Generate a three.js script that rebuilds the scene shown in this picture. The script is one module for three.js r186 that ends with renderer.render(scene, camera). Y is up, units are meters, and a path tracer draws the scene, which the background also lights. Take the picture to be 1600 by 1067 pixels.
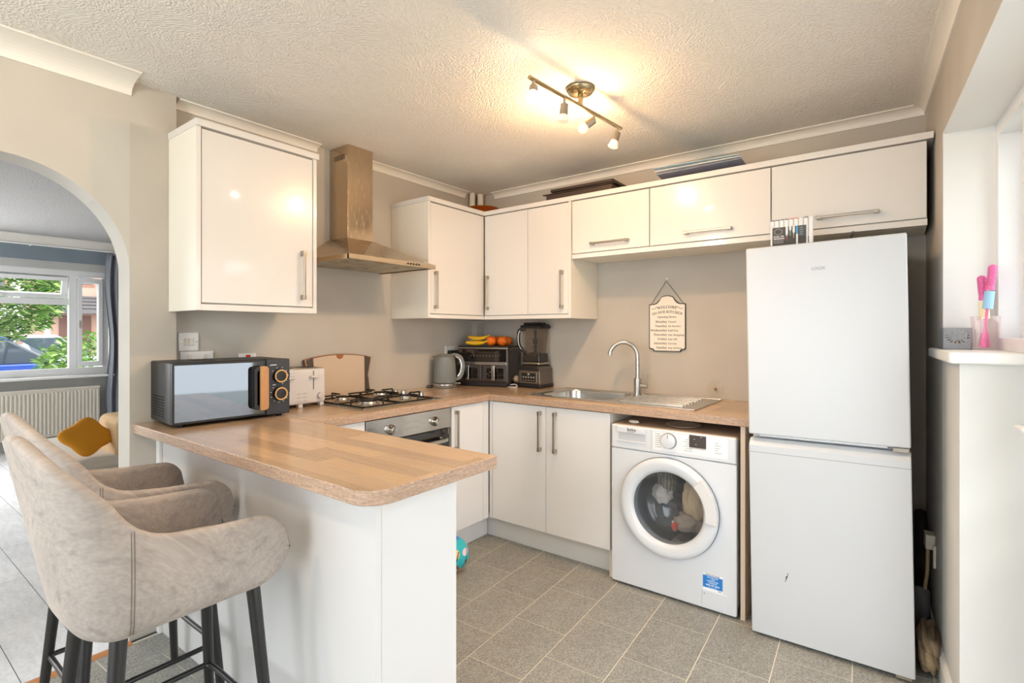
import * as THREE from 'three';
import { RoundedBoxGeometry } from 'three/addons/geometries/RoundedBoxGeometry.js';
import { mergeGeometries, mergeVertices, toCreasedNormals } from 'three/addons/utils/BufferGeometryUtils.js';
import { FontLoader } from 'three/addons/loaders/FontLoader.js';
import { TextGeometry } from 'three/addons/geometries/TextGeometry.js';
import { RectAreaLightUniformsLib } from 'three/addons/lights/RectAreaLightUniformsLib.js';
import { ImprovedNoise } from 'three/addons/math/ImprovedNoise.js';

// ---------------------------------------------------------------- camera, sky, daylight, exposure
const scene = new THREE.Scene();
const camera = new THREE.PerspectiveCamera(2 * Math.atan(533.5 / 809) * 180 / Math.PI, 1600 / 1067, 0.02, 120);
camera.position.set(2.639, 1.30, 3.081);
camera.rotation.y = 36.9 * Math.PI / 180;
camera.setViewOffset(1600, 1067, 0, 16.5, 1600, 1067);
const renderer = new THREE.WebGLRenderer();
renderer.toneMapping = THREE.LinearToneMapping;
renderer.toneMappingExposure = 0.9;
renderer.shadowMap.enabled = true;
RectAreaLightUniformsLib.init();
scene.background = new THREE.Color(4.0, 4.1, 4.2);           // even overcast sky
function daylight(name, color, intensity, w, h, [x, y, z], [tx, ty, tz]) {   // area light standing in for daylight, set at a window opening
  const l = new THREE.RectAreaLight(color, intensity, w, h);
  l.name = name; l.position.set(x, y, z); l.lookAt(tx, ty, tz); scene.add(l);
}
daylight('patio_window_daylight', new THREE.Color(0.70, 0.86, 1.0), 3.0, 2.2, 1.9, [1.35, 1.15, 4.70], [1.35, 1.15, 0]);
daylight('back_door_daylight', new THREE.Color(0.80, 0.91, 1.0), 0.95, 1.6, 1.75, [3.10, 1.05, 1.87], [0, 1.05, 2.056]);
daylight('lounge_window_daylight', new THREE.Color(0.96, 0.98, 1.0), 26, 1.4, 1.0, [-5.15, 1.4, 3.35], [0, 1.2, 3.25]);

daylight('lounge_added_fill', new THREE.Color(0.96, 0.98, 1.0), 5, 1.5, 1.2, [-3.2, 1.45, 4.70], [-4.0, 1.2, 0]);  // added fill for the far lounge wall, behind an added window

// ---------------------------------------------------------------- helpers
let seed = 7;
const rnd = () => { seed = (seed * 1664525 + 1013904223) >>> 0; return seed / 4294967296; };
const rr = (a, b) => a + (b - a) * rnd();
const N3 = new ImprovedNoise();
const V = (x, y, z) => new THREE.Vector3(x, y, z);
const used = {};
function numbered(n) { used[n] = (used[n] ?? -1) + 1; return used[n] ? n + '_' + String(used[n]).padStart(3, '0') : n; }
function merge(gs) {
  gs = [].concat(gs);
  if (gs.length === 1) return gs[0];
  return mergeGeometries(gs.map((g) => { const h = g.index ? g.toNonIndexed() : g; for (const k of Object.keys(h.attributes)) if (!['position', 'normal', 'uv'].includes(k)) h.deleteAttribute(k); h.clearGroups?.(); return h; }));
}
function part(name, gs, mat, parent) {
  const m = new THREE.Mesh(merge(gs), mat); m.name = name; m.castShadow = m.receiveShadow = true; parent.add(m); return m;
}
function thing(name, label, category, [x, y, z] = [0, 0, 0], turn = 0, group) {
  const o = new THREE.Group(); o.name = numbered(name); scene.add(o); o.position.set(x, y, z); o.rotation.y = turn;
  o.userData = { label, category }; if (group) o.userData.group = group; return o;
}
function single(name, gs, mat, label, category, group) {
  const m = part(numbered(name), gs, mat, scene); m.userData = { label, category }; if (group) m.userData.group = group; return m;
}
function struct(name, gs, mat, label, parent = scene) {
  const m = part(name, gs, mat, parent); if (parent === scene) m.userData = { kind: 'structure', label, category: name.split('_')[0] }; return m;
}
const T = (g, x = 0, y = 0, z = 0) => g.translate(x, y, z);
// boxes by their limits; rounded by r
const box = (x0, x1, y0, y1, z0, z1) => T(new THREE.BoxGeometry(x1 - x0, y1 - y0, z1 - z0), (x0 + x1) / 2, (y0 + y1) / 2, (z0 + z1) / 2);
const rbox = (x0, x1, y0, y1, z0, z1, r = 0.003, s = 2) => T(new RoundedBoxGeometry(x1 - x0, y1 - y0, z1 - z0, s, Math.min(r, (x1 - x0) / 2.01, (y1 - y0) / 2.01, (z1 - z0) / 2.01)), (x0 + x1) / 2, (y0 + y1) / 2, (z0 + z1) / 2);
const cylY = (r0, r1, h, x, y, z, n = 24) => T(new THREE.CylinderGeometry(r1, r0, h, n), x, y + h / 2, z);   // r0 at the bottom
const cylX = (r, x0, x1, y, z, n = 20) => T(new THREE.CylinderGeometry(r, r, x1 - x0, n).rotateZ(-Math.PI / 2), (x0 + x1) / 2, y, z);
const cylZ = (r, z0, z1, x, y, n = 20) => T(new THREE.CylinderGeometry(r, r, z1 - z0, n).rotateX(Math.PI / 2), x, y, (z0 + z1) / 2);
function rod(a, b, r0, r1 = r0, n = 12) {
  const d = b.clone().sub(a), g = new THREE.CylinderGeometry(r1, r0, d.length(), n);
  g.applyQuaternion(new THREE.Quaternion().setFromUnitVectors(V(0, 1, 0), d.clone().normalize()));
  return T(g, (a.x + b.x) / 2, (a.y + b.y) / 2, (a.z + b.z) / 2);
}
const tube = (pts, r, n = 40, s = 8, closed = false) => new THREE.TubeGeometry(new THREE.CatmullRomCurve3(pts.map((p) => p.isVector3 ? p : V(...p)), closed, 'catmullrom', 0.5), n, r, s, closed);
const lathe = (pts, n = 40) => new THREE.LatheGeometry(pts.map(([r, y]) => new THREE.Vector2(Math.max(r, 1e-5), y)), n);
const shapeOf = (pts) => { const s = new THREE.Shape(); pts.forEach(([x, y], i) => (i ? s.lineTo(x, y) : s.moveTo(x, y))); return s; };
const ext = (s, d, bevel = 0, seg = 2, cs = 12) => new THREE.ExtrudeGeometry(s, { depth: d - 2 * bevel, bevelEnabled: bevel > 0, bevelSize: bevel, bevelThickness: bevel, bevelOffset: -bevel, bevelSegments: seg, curveSegments: cs }).translate(0, 0, bevel);
const prismZ = (pts, z0, z1, b = 0) => T(ext(Array.isArray(pts) ? shapeOf(pts) : pts, z1 - z0, b), 0, 0, z0);
const prismX = (pts, x0, x1, b = 0) => T(ext(Array.isArray(pts) ? shapeOf(pts.map(([z, y]) => [-z, y])) : pts, x1 - x0, b).rotateY(Math.PI / 2), x0, 0, 0);
const prismY = (pts, y0, y1, b = 0) => T(ext(Array.isArray(pts) ? shapeOf(pts.map(([x, z]) => [x, -z])) : pts, y1 - y0, b).rotateX(-Math.PI / 2), 0, y0, 0);
function rrect(x0, x1, y0, y1, r) {
  const s = new THREE.Shape(), [a, b, c, d] = Array.isArray(r) ? r : [r, r, r, r];   // radii at x0y0, x1y0, x1y1, x0y1
  s.moveTo(x0 + a, y0); s.lineTo(x1 - b, y0); if (b) s.absarc(x1 - b, y0 + b, b, -Math.PI / 2, 0);
  s.lineTo(x1, y1 - c); if (c) s.absarc(x1 - c, y1 - c, c, 0, Math.PI / 2);
  s.lineTo(x0 + d, y1); if (d) s.absarc(x0 + d, y1 - d, d, Math.PI / 2, Math.PI);
  s.lineTo(x0, y0 + a); if (a) s.absarc(x0 + a, y0 + a, a, Math.PI, Math.PI * 1.5);
  return s;
}
function ringPts(x0, x1, y0, y1, r, n = 6) {   // rounded rectangle, always 4(n+1) points, counter-clockwise
  const out = []; [[x1 - r, y0 + r, -1], [x1 - r, y1 - r, 0], [x0 + r, y1 - r, 1], [x0 + r, y0 + r, 2]].forEach(([cx, cy, q]) => { for (let i = 0; i <= n; i++) { const a = (q + i / n) * Math.PI / 2; out.push([cx + r * Math.cos(a), cy + r * Math.sin(a)]); } }); return out;
}
// uv in metres from the shape itself: each triangle laid on the axis plane it faces most
function muv(g) {
  const h = g.index ? g.toNonIndexed() : g, p = h.attributes.position, uv = new Float32Array(p.count * 2);
  const a = V(), b = V(), c = V();
  for (let i = 0; i < p.count; i += 3) {
    a.fromBufferAttribute(p, i); b.fromBufferAttribute(p, i + 1); c.fromBufferAttribute(p, i + 2);
    const n = b.clone().sub(a).cross(c.clone().sub(a)), x = Math.abs(n.x), y = Math.abs(n.y), z = Math.abs(n.z);
    [a, b, c].forEach((q, k) => { const w = y >= x && y >= z ? [q.x, -q.z] : x >= z ? [q.z, q.y] : [q.x, q.y]; uv.set(w, (i + k) * 2); });
  }
  h.setAttribute('uv', new THREE.BufferAttribute(uv, 2)); return h;
}
// loft: rows of equally many points; closed round; caps at both ends
function loft(rows, { closed = true, caps = true, smooth = true } = {}) {
  const n = rows[0].length, pos = [], uv = [], idx = [], m = closed ? n : n - 1;
  rows.forEach((r, j) => r.forEach((q, i) => { pos.push(q.x, q.y, q.z); uv.push(i / n, j / (rows.length - 1)); }));
  for (let j = 0; j < rows.length - 1; j++) for (let i = 0; i < m; i++) { const a = j * n + i, b = j * n + (i + 1) % n; idx.push(a, b, b + n, a, b + n, a + n); }
  if (caps) for (const [j, flip] of [[0, 1], [rows.length - 1, 0]]) {
    const c = V(); rows[j].forEach((q) => c.add(q)); c.divideScalar(n); pos.push(c.x, c.y, c.z); uv.push(0.5, j ? 1 : 0); const k = pos.length / 3 - 1;
    for (let i = 0; i < m; i++) { const a = j * n + i, b = j * n + (i + 1) % n; flip ? idx.push(k, b, a) : idx.push(k, a, b); }
  }
  const g = new THREE.BufferGeometry(); g.setAttribute('position', new THREE.Float32BufferAttribute(pos, 3)); g.setAttribute('uv', new THREE.Float32BufferAttribute(uv, 2)); g.setIndex(idx);
  g.computeVertexNormals(); return smooth ? g : toCreasedNormals(g, 0.6);
}
const flipWinding = (g) => { const a = g.index.array; for (let i = 0; i < a.length; i += 3) [a[i + 1], a[i + 2]] = [a[i + 2], a[i + 1]]; g.computeVertexNormals(); return g; };

// ---------------------------------------------------------------- textures and materials
const C = (r, g, b) => new THREE.Color(`rgb(${r},${g},${b})`);
function dataTex(w, h, f, srgb = true, rep = 1) {
  const d = new Uint8Array(w * h * 4);
  for (let y = 0; y < h; y++) for (let x = 0; x < w; x++) { const c = f(x / w, y / h, x, y), o = (y * w + x) * 4; d[o] = c[0]; d[o + 1] = c[1]; d[o + 2] = c[2]; d[o + 3] = 255; }
  const t = new THREE.DataTexture(d, w, h); t.magFilter = THREE.LinearFilter; t.wrapS = t.wrapT = THREE.RepeatWrapping; if (srgb) t.colorSpace = THREE.SRGBColorSpace;
  t.repeat.set(rep, rep); t.needsUpdate = true; return t;
}
function canvasTex(w, h, draw) {
  const c = document.createElement('canvas'); c.width = w; c.height = h; draw(c.getContext('2d'), w, h);
  const t = new THREE.CanvasTexture(c); t.colorSpace = THREE.SRGBColorSpace; t.wrapS = t.wrapT = THREE.RepeatWrapping; return t;
}
// noise that tiles over 0..1
function tn(u, v, f, s = 0) { const a = u * 2 * Math.PI, b = v * 2 * Math.PI, k = f / (2 * Math.PI); return N3.noise(Math.cos(a) * k + s, Math.sin(a) * k + Math.cos(b) * k * 1.01, Math.sin(b) * k - s * 1.7); }
const gray = (v) => { const k = Math.max(0, Math.min(255, v)); return [k, k, k]; };
const std = (color, roughness = 0.6, metalness = 0, o = {}) => new THREE.MeshStandardMaterial({ color, roughness, metalness, ...o });
const phys = (color, o) => new THREE.MeshPhysicalMaterial({ color, ...o });

const plasterBump = dataTex(256, 256, (u, v) => gray(128 + 90 * tn(u, v, 9) + 60 * tn(u, v, 24, 3)), false, 1 / 0.9);
const plasterTint = dataTex(256, 256, (u, v) => gray(243 + 10 * tn(u, v, 4, 1) + 7 * tn(u, v, 13, 5)), true, 1 / 2.3);
const artexBump = dataTex(512, 512, (u, v) => { const a = tn(u, v, 60, 2), b = tn(u, v, 95, 7), c = tn(u, v, 30, 4); return gray(120 + 110 * Math.pow(Math.abs(a), 0.7) * Math.sign(a) + 70 * b + 40 * c); }, false, 1 / 0.45);
const M = {};
M.wall = std(C(203, 196, 184), 0.75, 0, { map: plasterTint, bumpMap: plasterBump, bumpScale: 0.0012 });
M.wallPatch = std(C(196, 187, 173), 0.8, 0, { map: plasterTint });
M.wallWhite = std(C(226, 225, 220), 0.7, 0, { map: plasterTint, bumpMap: plasterBump, bumpScale: 0.0012 });
M.loungeBlue = std(C(138, 152, 162), 0.8, 0, { map: plasterTint });
M.loungeWall = std(C(205, 205, 202), 0.8, 0, { map: plasterTint });
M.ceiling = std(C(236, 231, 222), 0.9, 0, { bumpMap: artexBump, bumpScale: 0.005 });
M.ceilingLoungeDim = std(C(172, 170, 168), 0.9, 0, { bumpMap: artexBump, bumpScale: 0.003 });  // lounge copy of the ceiling, weak bounce light painted in as grey
M.coving = std(C(238, 233, 223), 0.6);
M.paintWhite = std(C(240, 239, 235), 0.4);
M.upvc = std(C(240, 241, 241), 0.28);
M.gasket = std(C(70, 72, 74), 0.7);
M.gloss = phys(C(228, 224, 218), { roughness: 0.22, clearcoat: 1, clearcoatRoughness: 0.05 });
M.glossBase = phys(C(230, 229, 228), { roughness: 0.24, clearcoat: 1, clearcoatRoughness: 0.06 });
M.carcass = std(C(232, 226, 212), 0.45);
M.white = phys(C(222, 225, 229), { roughness: 0.3, clearcoat: 0.4, clearcoatRoughness: 0.2 });
M.fridgeWhite = phys(C(202, 204, 206), { roughness: 0.32, clearcoat: 0.3, clearcoatRoughness: 0.25 });
M.whitePlastic = std(C(236, 235, 232), 0.4);
M.creamPlastic = std(C(226, 219, 205), 0.45);
M.shadowGap = std(C(60, 56, 50), 0.9);
M.black = std(C(24, 24, 25), 0.45);
M.blackGloss = phys(C(16, 16, 17), { roughness: 0.12, clearcoat: 1 });
M.iron = std(C(33, 30, 28), 0.55, 0.4);
M.legBlack = phys(C(30, 28, 28), { roughness: 0.38, clearcoat: 0.3, clearcoatRoughness: 0.3 });
const brushed = dataTex(128, 512, (u, v) => gray(150 + 60 * tn(u, v, 4, 1) + 70 * (Math.sin(v * 4021.3) * 0.5) * 0.6), false, 1 / 0.3);
M.steel = std(C(196, 193, 188), 0.32, 1, { roughnessMap: brushed });
M.hoodSteelWarmLit = std(C(204, 184, 158), 0.36, 1, { roughnessMap: brushed });  // steel tinted warm, the lamp glow put into its colour
M.steelDark = std(C(150, 146, 140), 0.4, 1);
M.sinkSteel = std(C(200, 198, 194), 0.26, 1);
M.nickel = std(C(178, 170, 158), 0.3, 1);
M.brassNickel = std(C(190, 174, 140), 0.22, 1);
M.chrome = std(C(225, 225, 225), 0.1, 1);
M.copper = std(C(214, 130, 60), 0.25, 1);
M.glass = phys(0xffffff, { roughness: 0, transmission: 1, ior: 1.45, thickness: 0 });
M.smokedPane = phys(C(210, 205, 200), { roughness: 0.02, transmission: 0.92, ior: 1.45, thickness: 0 });

// oak butcher-block laminate: staves printed on, u along the grain; 2 m x 0.6 m
function woodTex(base, seedN, w = 2048, h = 640, staves = true) {
  let s = seedN; const r = () => { s = (s * 1664525 + 1013904223) >>> 0; return s / 4294967296; };
  const rows = 9, cells = [];
  for (let j = 0; j < rows; j++) { const cuts = [0]; let x = r() * 0.12; while (x < 0.94) { if (x > 0.04) cuts.push(x); x += 0.16 + r() * 0.22; } cells.push(cuts.map((c) => [c, (r() - 0.5) * 2, r() * 50, r()])); }
  return dataTex(w, h, (u, v) => {
    const j = Math.min(rows - 1, Math.floor(v * rows)), row = cells[j]; let k = 0; while (k + 1 < row.length && row[k + 1][0] <= u) k++;
    const [, tone, off, hue] = staves ? row[k] : [0, 0, 3, 0.5];
    const y = v * 60 + off, x = u * 8 + off;
    const g1 = N3.noise(x * 1.6, y * 2.2, off), g2 = N3.noise(x * 5, y * 9, off + 4), pore = N3.noise(x * 22, y * 26, off + 9);
    const ray = Math.sin((y * 0.9 + g1 * 4.5) * 1.8);
    let t = 1 + tone * (staves ? 0.085 : 0) + g1 * 0.06 + g2 * 0.05 + ray * 0.022 - Math.max(0, pore - 0.18) * 0.28;
    return [base[0] * t, base[1] * t * (1 - 0.02 * hue), base[2] * t * (1 - 0.07 * hue)].map((q) => Math.max(0, Math.min(255, q)));
  });
}
const oakTop = woodTex([190, 161, 131], 31); oakTop.repeat.set(1 / 1.9, 1 / 0.6);
const oakTopZ = oakTop.clone(); oakTopZ.rotation = Math.PI / 2; oakTopZ.repeat.set(1 / 1.9, 1 / 0.6); oakTopZ.needsUpdate = true;
const edgeTex = dataTex(1024, 128, (u, v) => {
  const a = N3.noise(u * 14, v * 9, 1), b = N3.noise(u * 60, v * 22, 5), c = N3.noise(u * 160, v * 60, 8), t = 0.96 + 0.10 * a + 0.16 * b + 0.10 * c;
  return [188 * t, 158 * t, 134 * t].map((q) => Math.min(255, q));
}); edgeTex.repeat.set(1 / 0.8, 1 / 0.06);
M.oak = phys(0xffffff, { map: oakTop, roughness: 0.32, clearcoat: 0.6, clearcoatRoughness: 0.16 });
M.oakZ = phys(0xffffff, { map: oakTopZ, roughness: 0.32, clearcoat: 0.6, clearcoatRoughness: 0.16 });
M.oakEdge = std(0xffffff, 0.5, 0, { map: edgeTex });
M.panelEdge = std(C(222, 200, 178), 0.6);
// floor tile: speckled grey-green vinyl, 4 tones
const tileTex = dataTex(512, 512, (u, v, x, y) => {
  const g = (Math.sin(x * 12.9898 + y * 78.233) * 43758.5453) % 1, f = (Math.sin(Math.floor(x / 3) * 39.34 + Math.floor(y / 3) * 11.13) * 24634.63) % 1;
  const t = 116 + 62 * Math.abs(f) + 44 * Math.abs(g) - 14 + 5 * tn(u, v, 5) + 6 * tn(u, v, 14, 2);
  return [t * 0.985, t * 0.975, t * 0.925];
}, true, 1 / 0.5);
M.tiles = [1, 0.97, 0.94, 1.02].map((k) => std(new THREE.Color(k, k, k), 0.48, 0, { map: tileTex }));
M.grout = std(C(224, 218, 198), 0.8);
const plankTex = dataTex(512, 256, (u, v) => { const a = N3.noise(u * 10, v * 40, 2), b = N3.noise(u * 40, v * 90, 6), t = 232 + 10 * a + 12 * b + 10 * tn(u, v, 5); return [t, t * 1.0, t * 1.01]; }, true, 1);
M.planks = [1, 0.96, 1.03].map((k) => std(new THREE.Color(k, k, k), 0.5, 0, { map: plankTex }));
M.plankGap = std(C(70, 70, 72), 0.8);
// velvet with the mottling and stains that the photograph shows
const velvetTex = dataTex(512, 512, (u, v) => {
  const a = tn(u, v, 5, 1), b = tn(u, v, 13, 4), c = tn(u, v, 40, 9), d = tn(u, v, 90, 2);
  const stain = Math.max(0, b - 0.3) * 50 + Math.max(0, tn(u, v, 30, 6) - 0.36) * 40, t = 1 + a * 0.06 + c * 0.05 + d * 0.06;
  return [172 * t - stain, 161 * t - stain * 1.0, 152 * t - stain * 0.95].map((q) => Math.max(0, Math.min(255, q)));
}, true, 1);
M.velvet = phys(0xffffff, { map: velvetTex, roughness: 0.92, sheen: 0.7, sheenRoughness: 0.45, sheenColor: C(214, 204, 196) });
const font = await new FontLoader().loadAsync('fonts/droid/droid_sans_regular.typeface.json');
const fontBold = await new FontLoader().loadAsync('fonts/droid/droid_sans_bold.typeface.json');
const text = (s, size, f = font, depth = 0.0006) => { const g = new TextGeometry(s, { font: f, size, depth, curveSegments: 3, bevelEnabled: false }); g.computeBoundingBox(); return g; };

// ================================================================ THE ROOM
const H = 2.345, RA = Math.atan(0.06);            // ceiling height; the window wall is not quite square to the others
const onR = (o) => { o.position.set(2.733, 0, 0); o.rotation.y = RA; return o; };   // local: z along the wall, x outwards

// kitchen floor: staggered tiles a little proud of the pale joints
{
  const floor = struct('floor', box(0.075, 3.3, -0.12, -0.0012, -0.02, 4.75), M.grout, 'grey speckled tiled kitchen floor with pale joints');
  const L = 0.34, W = 0.2545, A = 0.049, gap = 0.0042, ca = Math.cos(A), sa = Math.sin(A);
  const whole = M.tiles.map((_, k) => { const g = muv(box(-W / 2 + gap / 2, W / 2 - gap / 2, -0.003, 0, -L / 2 + gap / 2, L / 2 - gap / 2)); const uv = g.attributes.uv; for (let i = 0; i < uv.count; i++) uv.setXY(i, uv.getX(i) + k * 0.37, uv.getY(i) + k * 0.61); return g; });
  const lim = [[1, 0, 0.09], [-1, 0, -3.28], [0, 1, 0.0], [0, -1, -4.6]];    // a.x*x + a.z*z >= c
  const clip = (poly) => lim.reduce((p, [a, b, c]) => { const out = []; p.forEach((q, i) => { const s = p[(i + p.length - 1) % p.length], dq = a * q[0] + b * q[1] - c, ds = a * s[0] + b * s[1] - c; if ((dq >= 0) !== (ds >= 0)) { const t = ds / (ds - dq); out.push([s[0] + (q[0] - s[0]) * t, s[1] + (q[1] - s[1]) * t]); } if (dq >= 0) out.push(q); }); return out; }, poly);
  let n = 0;
  for (let i = -5; i < 12; i++) for (let j = -3; j < 16; j++) {
    const lx = (i + 0.5) * W, lz = j * L + (((i % 2) + 2) % 2 ? 0.17 : 0) - 0.01;
    const cx = 0.9525 + lx * ca + (lz) * sa, cz = 0.53 - lx * sa + lz * ca;
    const corners = [[-1, -1], [1, -1], [1, 1], [-1, 1]].map(([a, b]) => { const x = a * (W - gap) / 2, z = b * (L - gap) / 2; return [cx + x * ca + z * sa, cz - x * sa + z * ca]; });
    const inside = corners.every(([x, z]) => lim.every(([a, b, c]) => a * x + b * z >= c));
    const k = Math.floor(rnd() * 4); let m;
    if (inside) { m = part('tile', whole[k], M.tiles[k], floor); m.position.set(cx, 0, cz); m.rotation.y = A; }
    else { const p = clip(corners); if (p.length < 3) continue; const ar = Math.abs(p.reduce((s, q, i) => s + q[0] * p[(i + 1) % p.length][1] - q[1] * p[(i + 1) % p.length][0], 0)) / 2; if (ar < 2e-4) continue; m = part('tile', muv(prismY(p, -0.003, 0)), M.tiles[k], floor); }
    m.name = 'tile' + (n ? '_' + String(n).padStart(3, '0') : ''); n++;
  }
}
// lounge floor: long pale planks with dark joints
{
  const fl = struct('floor_lounge', box(-5.1, 0.075, -0.12, -0.002, -0.2, 4.75), M.plankGap, 'pale grey plank floor of the lounge beyond the arch');
  const Wp = 0.2, Lp = 1.22; let n = 0;
  for (let j = 0; j < 25; j++) { const z0 = 0.04 + j * Wp - 0.2; let x = 0.02 + ((j * 0.47) % 1) * Lp;
    for (; x > -5.1; x -= Lp) { const x1 = Math.min(0.056, x), x0 = Math.max(-5.08, x - Lp + 0.003); if (x1 - x0 < 0.03) continue;
      const m = part('plank' + (n ? '_' + String(n).padStart(3, '0') : ''), muv(box(x0, x1, -0.002, 0.0, z0 + 0.0015, z0 + Wp - 0.0015)), M.planks[n % 3], fl); n++; } }
  const th = struct('trim_threshold', prismZ([[0.056, 0], [0.094, 0], [0.09, 0.006], [0.075, 0.008], [0.06, 0.006]], 2.31, 3.11), std(C(196, 132, 78), 0.5), 'wood-coloured threshold strip in the archway');
}
struct('ceiling_lounge', muv(box(-5.1, -0.0745, H, H + 0.15, -0.15, 4.75)), M.ceilingLoungeDim, 'stippled ceiling of the lounge, greyed to paint in its dim light');
struct('ceiling', muv(box(-0.0745, 3.35, H, H + 0.15, -0.15, 4.75)), M.ceiling, 'off-white stippled plaster ceiling');
// hob wall, and the thicker wall with the arch beside it
struct('wall_left', muv(box(-0.16, 0, 0, H, -0.15, 2.14)), M.wall, 'warm grey painted wall behind the hob and microwave');
{
  const s = new THREE.Shape(); const zc = 2.71, r = 0.4, ys = 1.545;
  s.moveTo(-2.135, 0); s.lineTo(-2.135, H); s.lineTo(-4.6, H); s.lineTo(-4.6, 0); s.lineTo(-(zc + r), 0); s.lineTo(-(zc + r), ys);
  s.absarc(-zc, ys, r, Math.PI, 0, true); s.lineTo(-(zc - r), 0); s.lineTo(-2.135, 0);
  struct('wall_arch', T(ext(s, 0.135, 0, 1, 48).rotateY(Math.PI / 2), -0.075, 0, 0), M.wall, 'warm grey wall with a round-topped archway into the lounge');
}
// older, darker coat of paint left beside the cabinet
struct('trim_paint_patch', muv(box(0.06, 0.0606, 0.911, 2.175, 2.137, 2.309)), M.wallPatch, 'darker patch of old paint beside the arch');
struct('wall_back', muv(box(-0.15, 3.0, 0, H, -0.15, 0)), M.wall, 'warm grey painted wall behind the sink');
struct('wall_front', muv(mergeGeometries([box(0.06, 0.2, 0, H, 4.6, 4.75), box(2.5, 3.35, 0, H, 4.6, 4.75), box(0.2, 2.5, 2.15, H, 4.6, 4.75), box(0.2, 2.5, 0, 0.15, 4.6, 4.75)])), M.wall, 'warm grey wall behind the camera with the patio window');
{ // patio window in it
  const w = struct('window_1', [box(0.2, 0.28, 0.15, 2.15, 4.6, 4.68), box(2.42, 2.5, 0.15, 2.15, 4.6, 4.68), box(0.28, 2.42, 0.15, 0.23, 4.6, 4.68), box(0.28, 2.42, 2.07, 2.15, 4.6, 4.68), box(1.3, 1.4, 0.23, 2.07, 4.6, 4.68)], M.upvc, 'white framed patio window behind the camera');
  part('pane', box(0.28, 1.3, 0.23, 2.07, 4.635, 4.64), M.glass, w); part('pane', box(1.4, 2.42, 0.23, 2.07, 4.635, 4.64), M.glass, w);
}
// window wall, with one tall opening for the narrow window and the back door
onR(struct('wall_right', muv(mergeGeometries([box(0, 0.28, 0, H, -0.1, 0.542), box(0, 0.28, 2.047, H, 0.542, 2.8), box(0, 0.28, 0, H, 2.8, 4.62)])), M.wall, 'grey painted window wall beside the fridge'));
onR(struct('wall_right_low', muv(box(0.0, 0.28, 0, 1.197, 0.542, 0.92)), M.wallWhite, 'pale low wall under the window ledge'));
onR(struct('trim_reveal', mergeGeometries([box(0.001, 0.147, 1.232, 2.047, 0.542, 0.548), box(0.001, 0.147, 2.041, 2.047, 0.548, 2.8)].map((g) => muv(g))), M.paintWhite, 'white plaster reveal of the window and door opening'));
onR(struct('trim_window_ledge', [T(ext(rrect(-0.03, 0.15, -0.95, -0.542, 0.012), 0.036, 0.008, 3).rotateX(-Math.PI / 2), 0, 1.197, 0), T(ext(rrect(-0.03, -0.0005, -0.60, -0.40, 0.012), 0.036, 0.008, 3).rotateX(-Math.PI / 2), 0, 1.197, 0)], M.paintWhite, 'white rounded window ledge'));
{
  const w = onR(struct('window_2', [box(0.147, 0.275, 1.233, 2.041, 0.548, 0.592), box(0.147, 0.275, 1.233, 2.041, 0.91, 0.955), box(0.147, 0.275, 1.233, 1.275, 0.592, 0.91), box(0.147, 0.275, 1.995, 2.041, 0.592, 0.91)], M.upvc, 'narrow white framed window by the back door'));
  part('sash', [rbox(0.213, 0.27, 1.272, 1.998, 0.59, 0.635), rbox(0.213, 0.27, 1.272, 1.998, 0.868, 0.912), rbox(0.213, 0.27, 1.272, 1.32, 0.635, 0.868), rbox(0.213, 0.27, 1.95, 1.998, 0.635, 0.868)], M.upvc, w);
  part('bead', [box(0.2105, 0.213, 1.275, 1.995, 0.592, 0.5945)], std(C(214, 160, 92), 0.6), w);
  part('pane', box(0.247, 0.252, 1.32, 1.95, 0.635, 0.868), M.glass, w);
  const d = onR(struct('door_1', [box(0.15, 0.215, 0, 2.041, 0.956, 1.0), box(0.15, 0.215, 0, 2.041, 2.755, 2.8), box(0.15, 0.215, 1.98, 2.041, 1.0, 2.755)], M.upvc, 'white glazed back doors to the right of the camera'));
  for (const z of [1.005, 1.885]) { const lf = part('leaf', [rbox(0.16, 0.21, 0.02, 1.975, z, z + 0.09), rbox(0.16, 0.21, 0.02, 1.975, z + 0.775, z + 0.865), rbox(0.16, 0.21, 0.02, 0.13, z + 0.09, z + 0.775), rbox(0.16, 0.21, 1.885, 1.975, z + 0.09, z + 0.775)], M.upvc, d); part('pane', box(0.183, 0.188, 0.13, 1.885, z + 0.09, z + 0.775), M.glass, lf); }
  const hp = part('handle_plate', rbox(0.15, 0.161, 0.9, 1.12, 1.045, 1.075, 0.004), M.paintWhite, d);
  part('lever', [tube([[0.155, 1.02, 1.06], [0.125, 1.02, 1.06], [0.122, 1.02, 1.03], [0.122, 1.018, 0.985]], 0.009, 20), cylX(0.008, 0.14, 0.152, 0.93, 1.06)], M.paintWhite, hp);
}
struct('wall_added_backdrop', box(3.1, 9, -0.2, 2.3, -1.3, -1.15), std(C(132, 130, 126), 0.9), 'grey wall added outside so the narrow window looks dark');  // added backdrop that hides the bright sky behind the narrow pane
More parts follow.
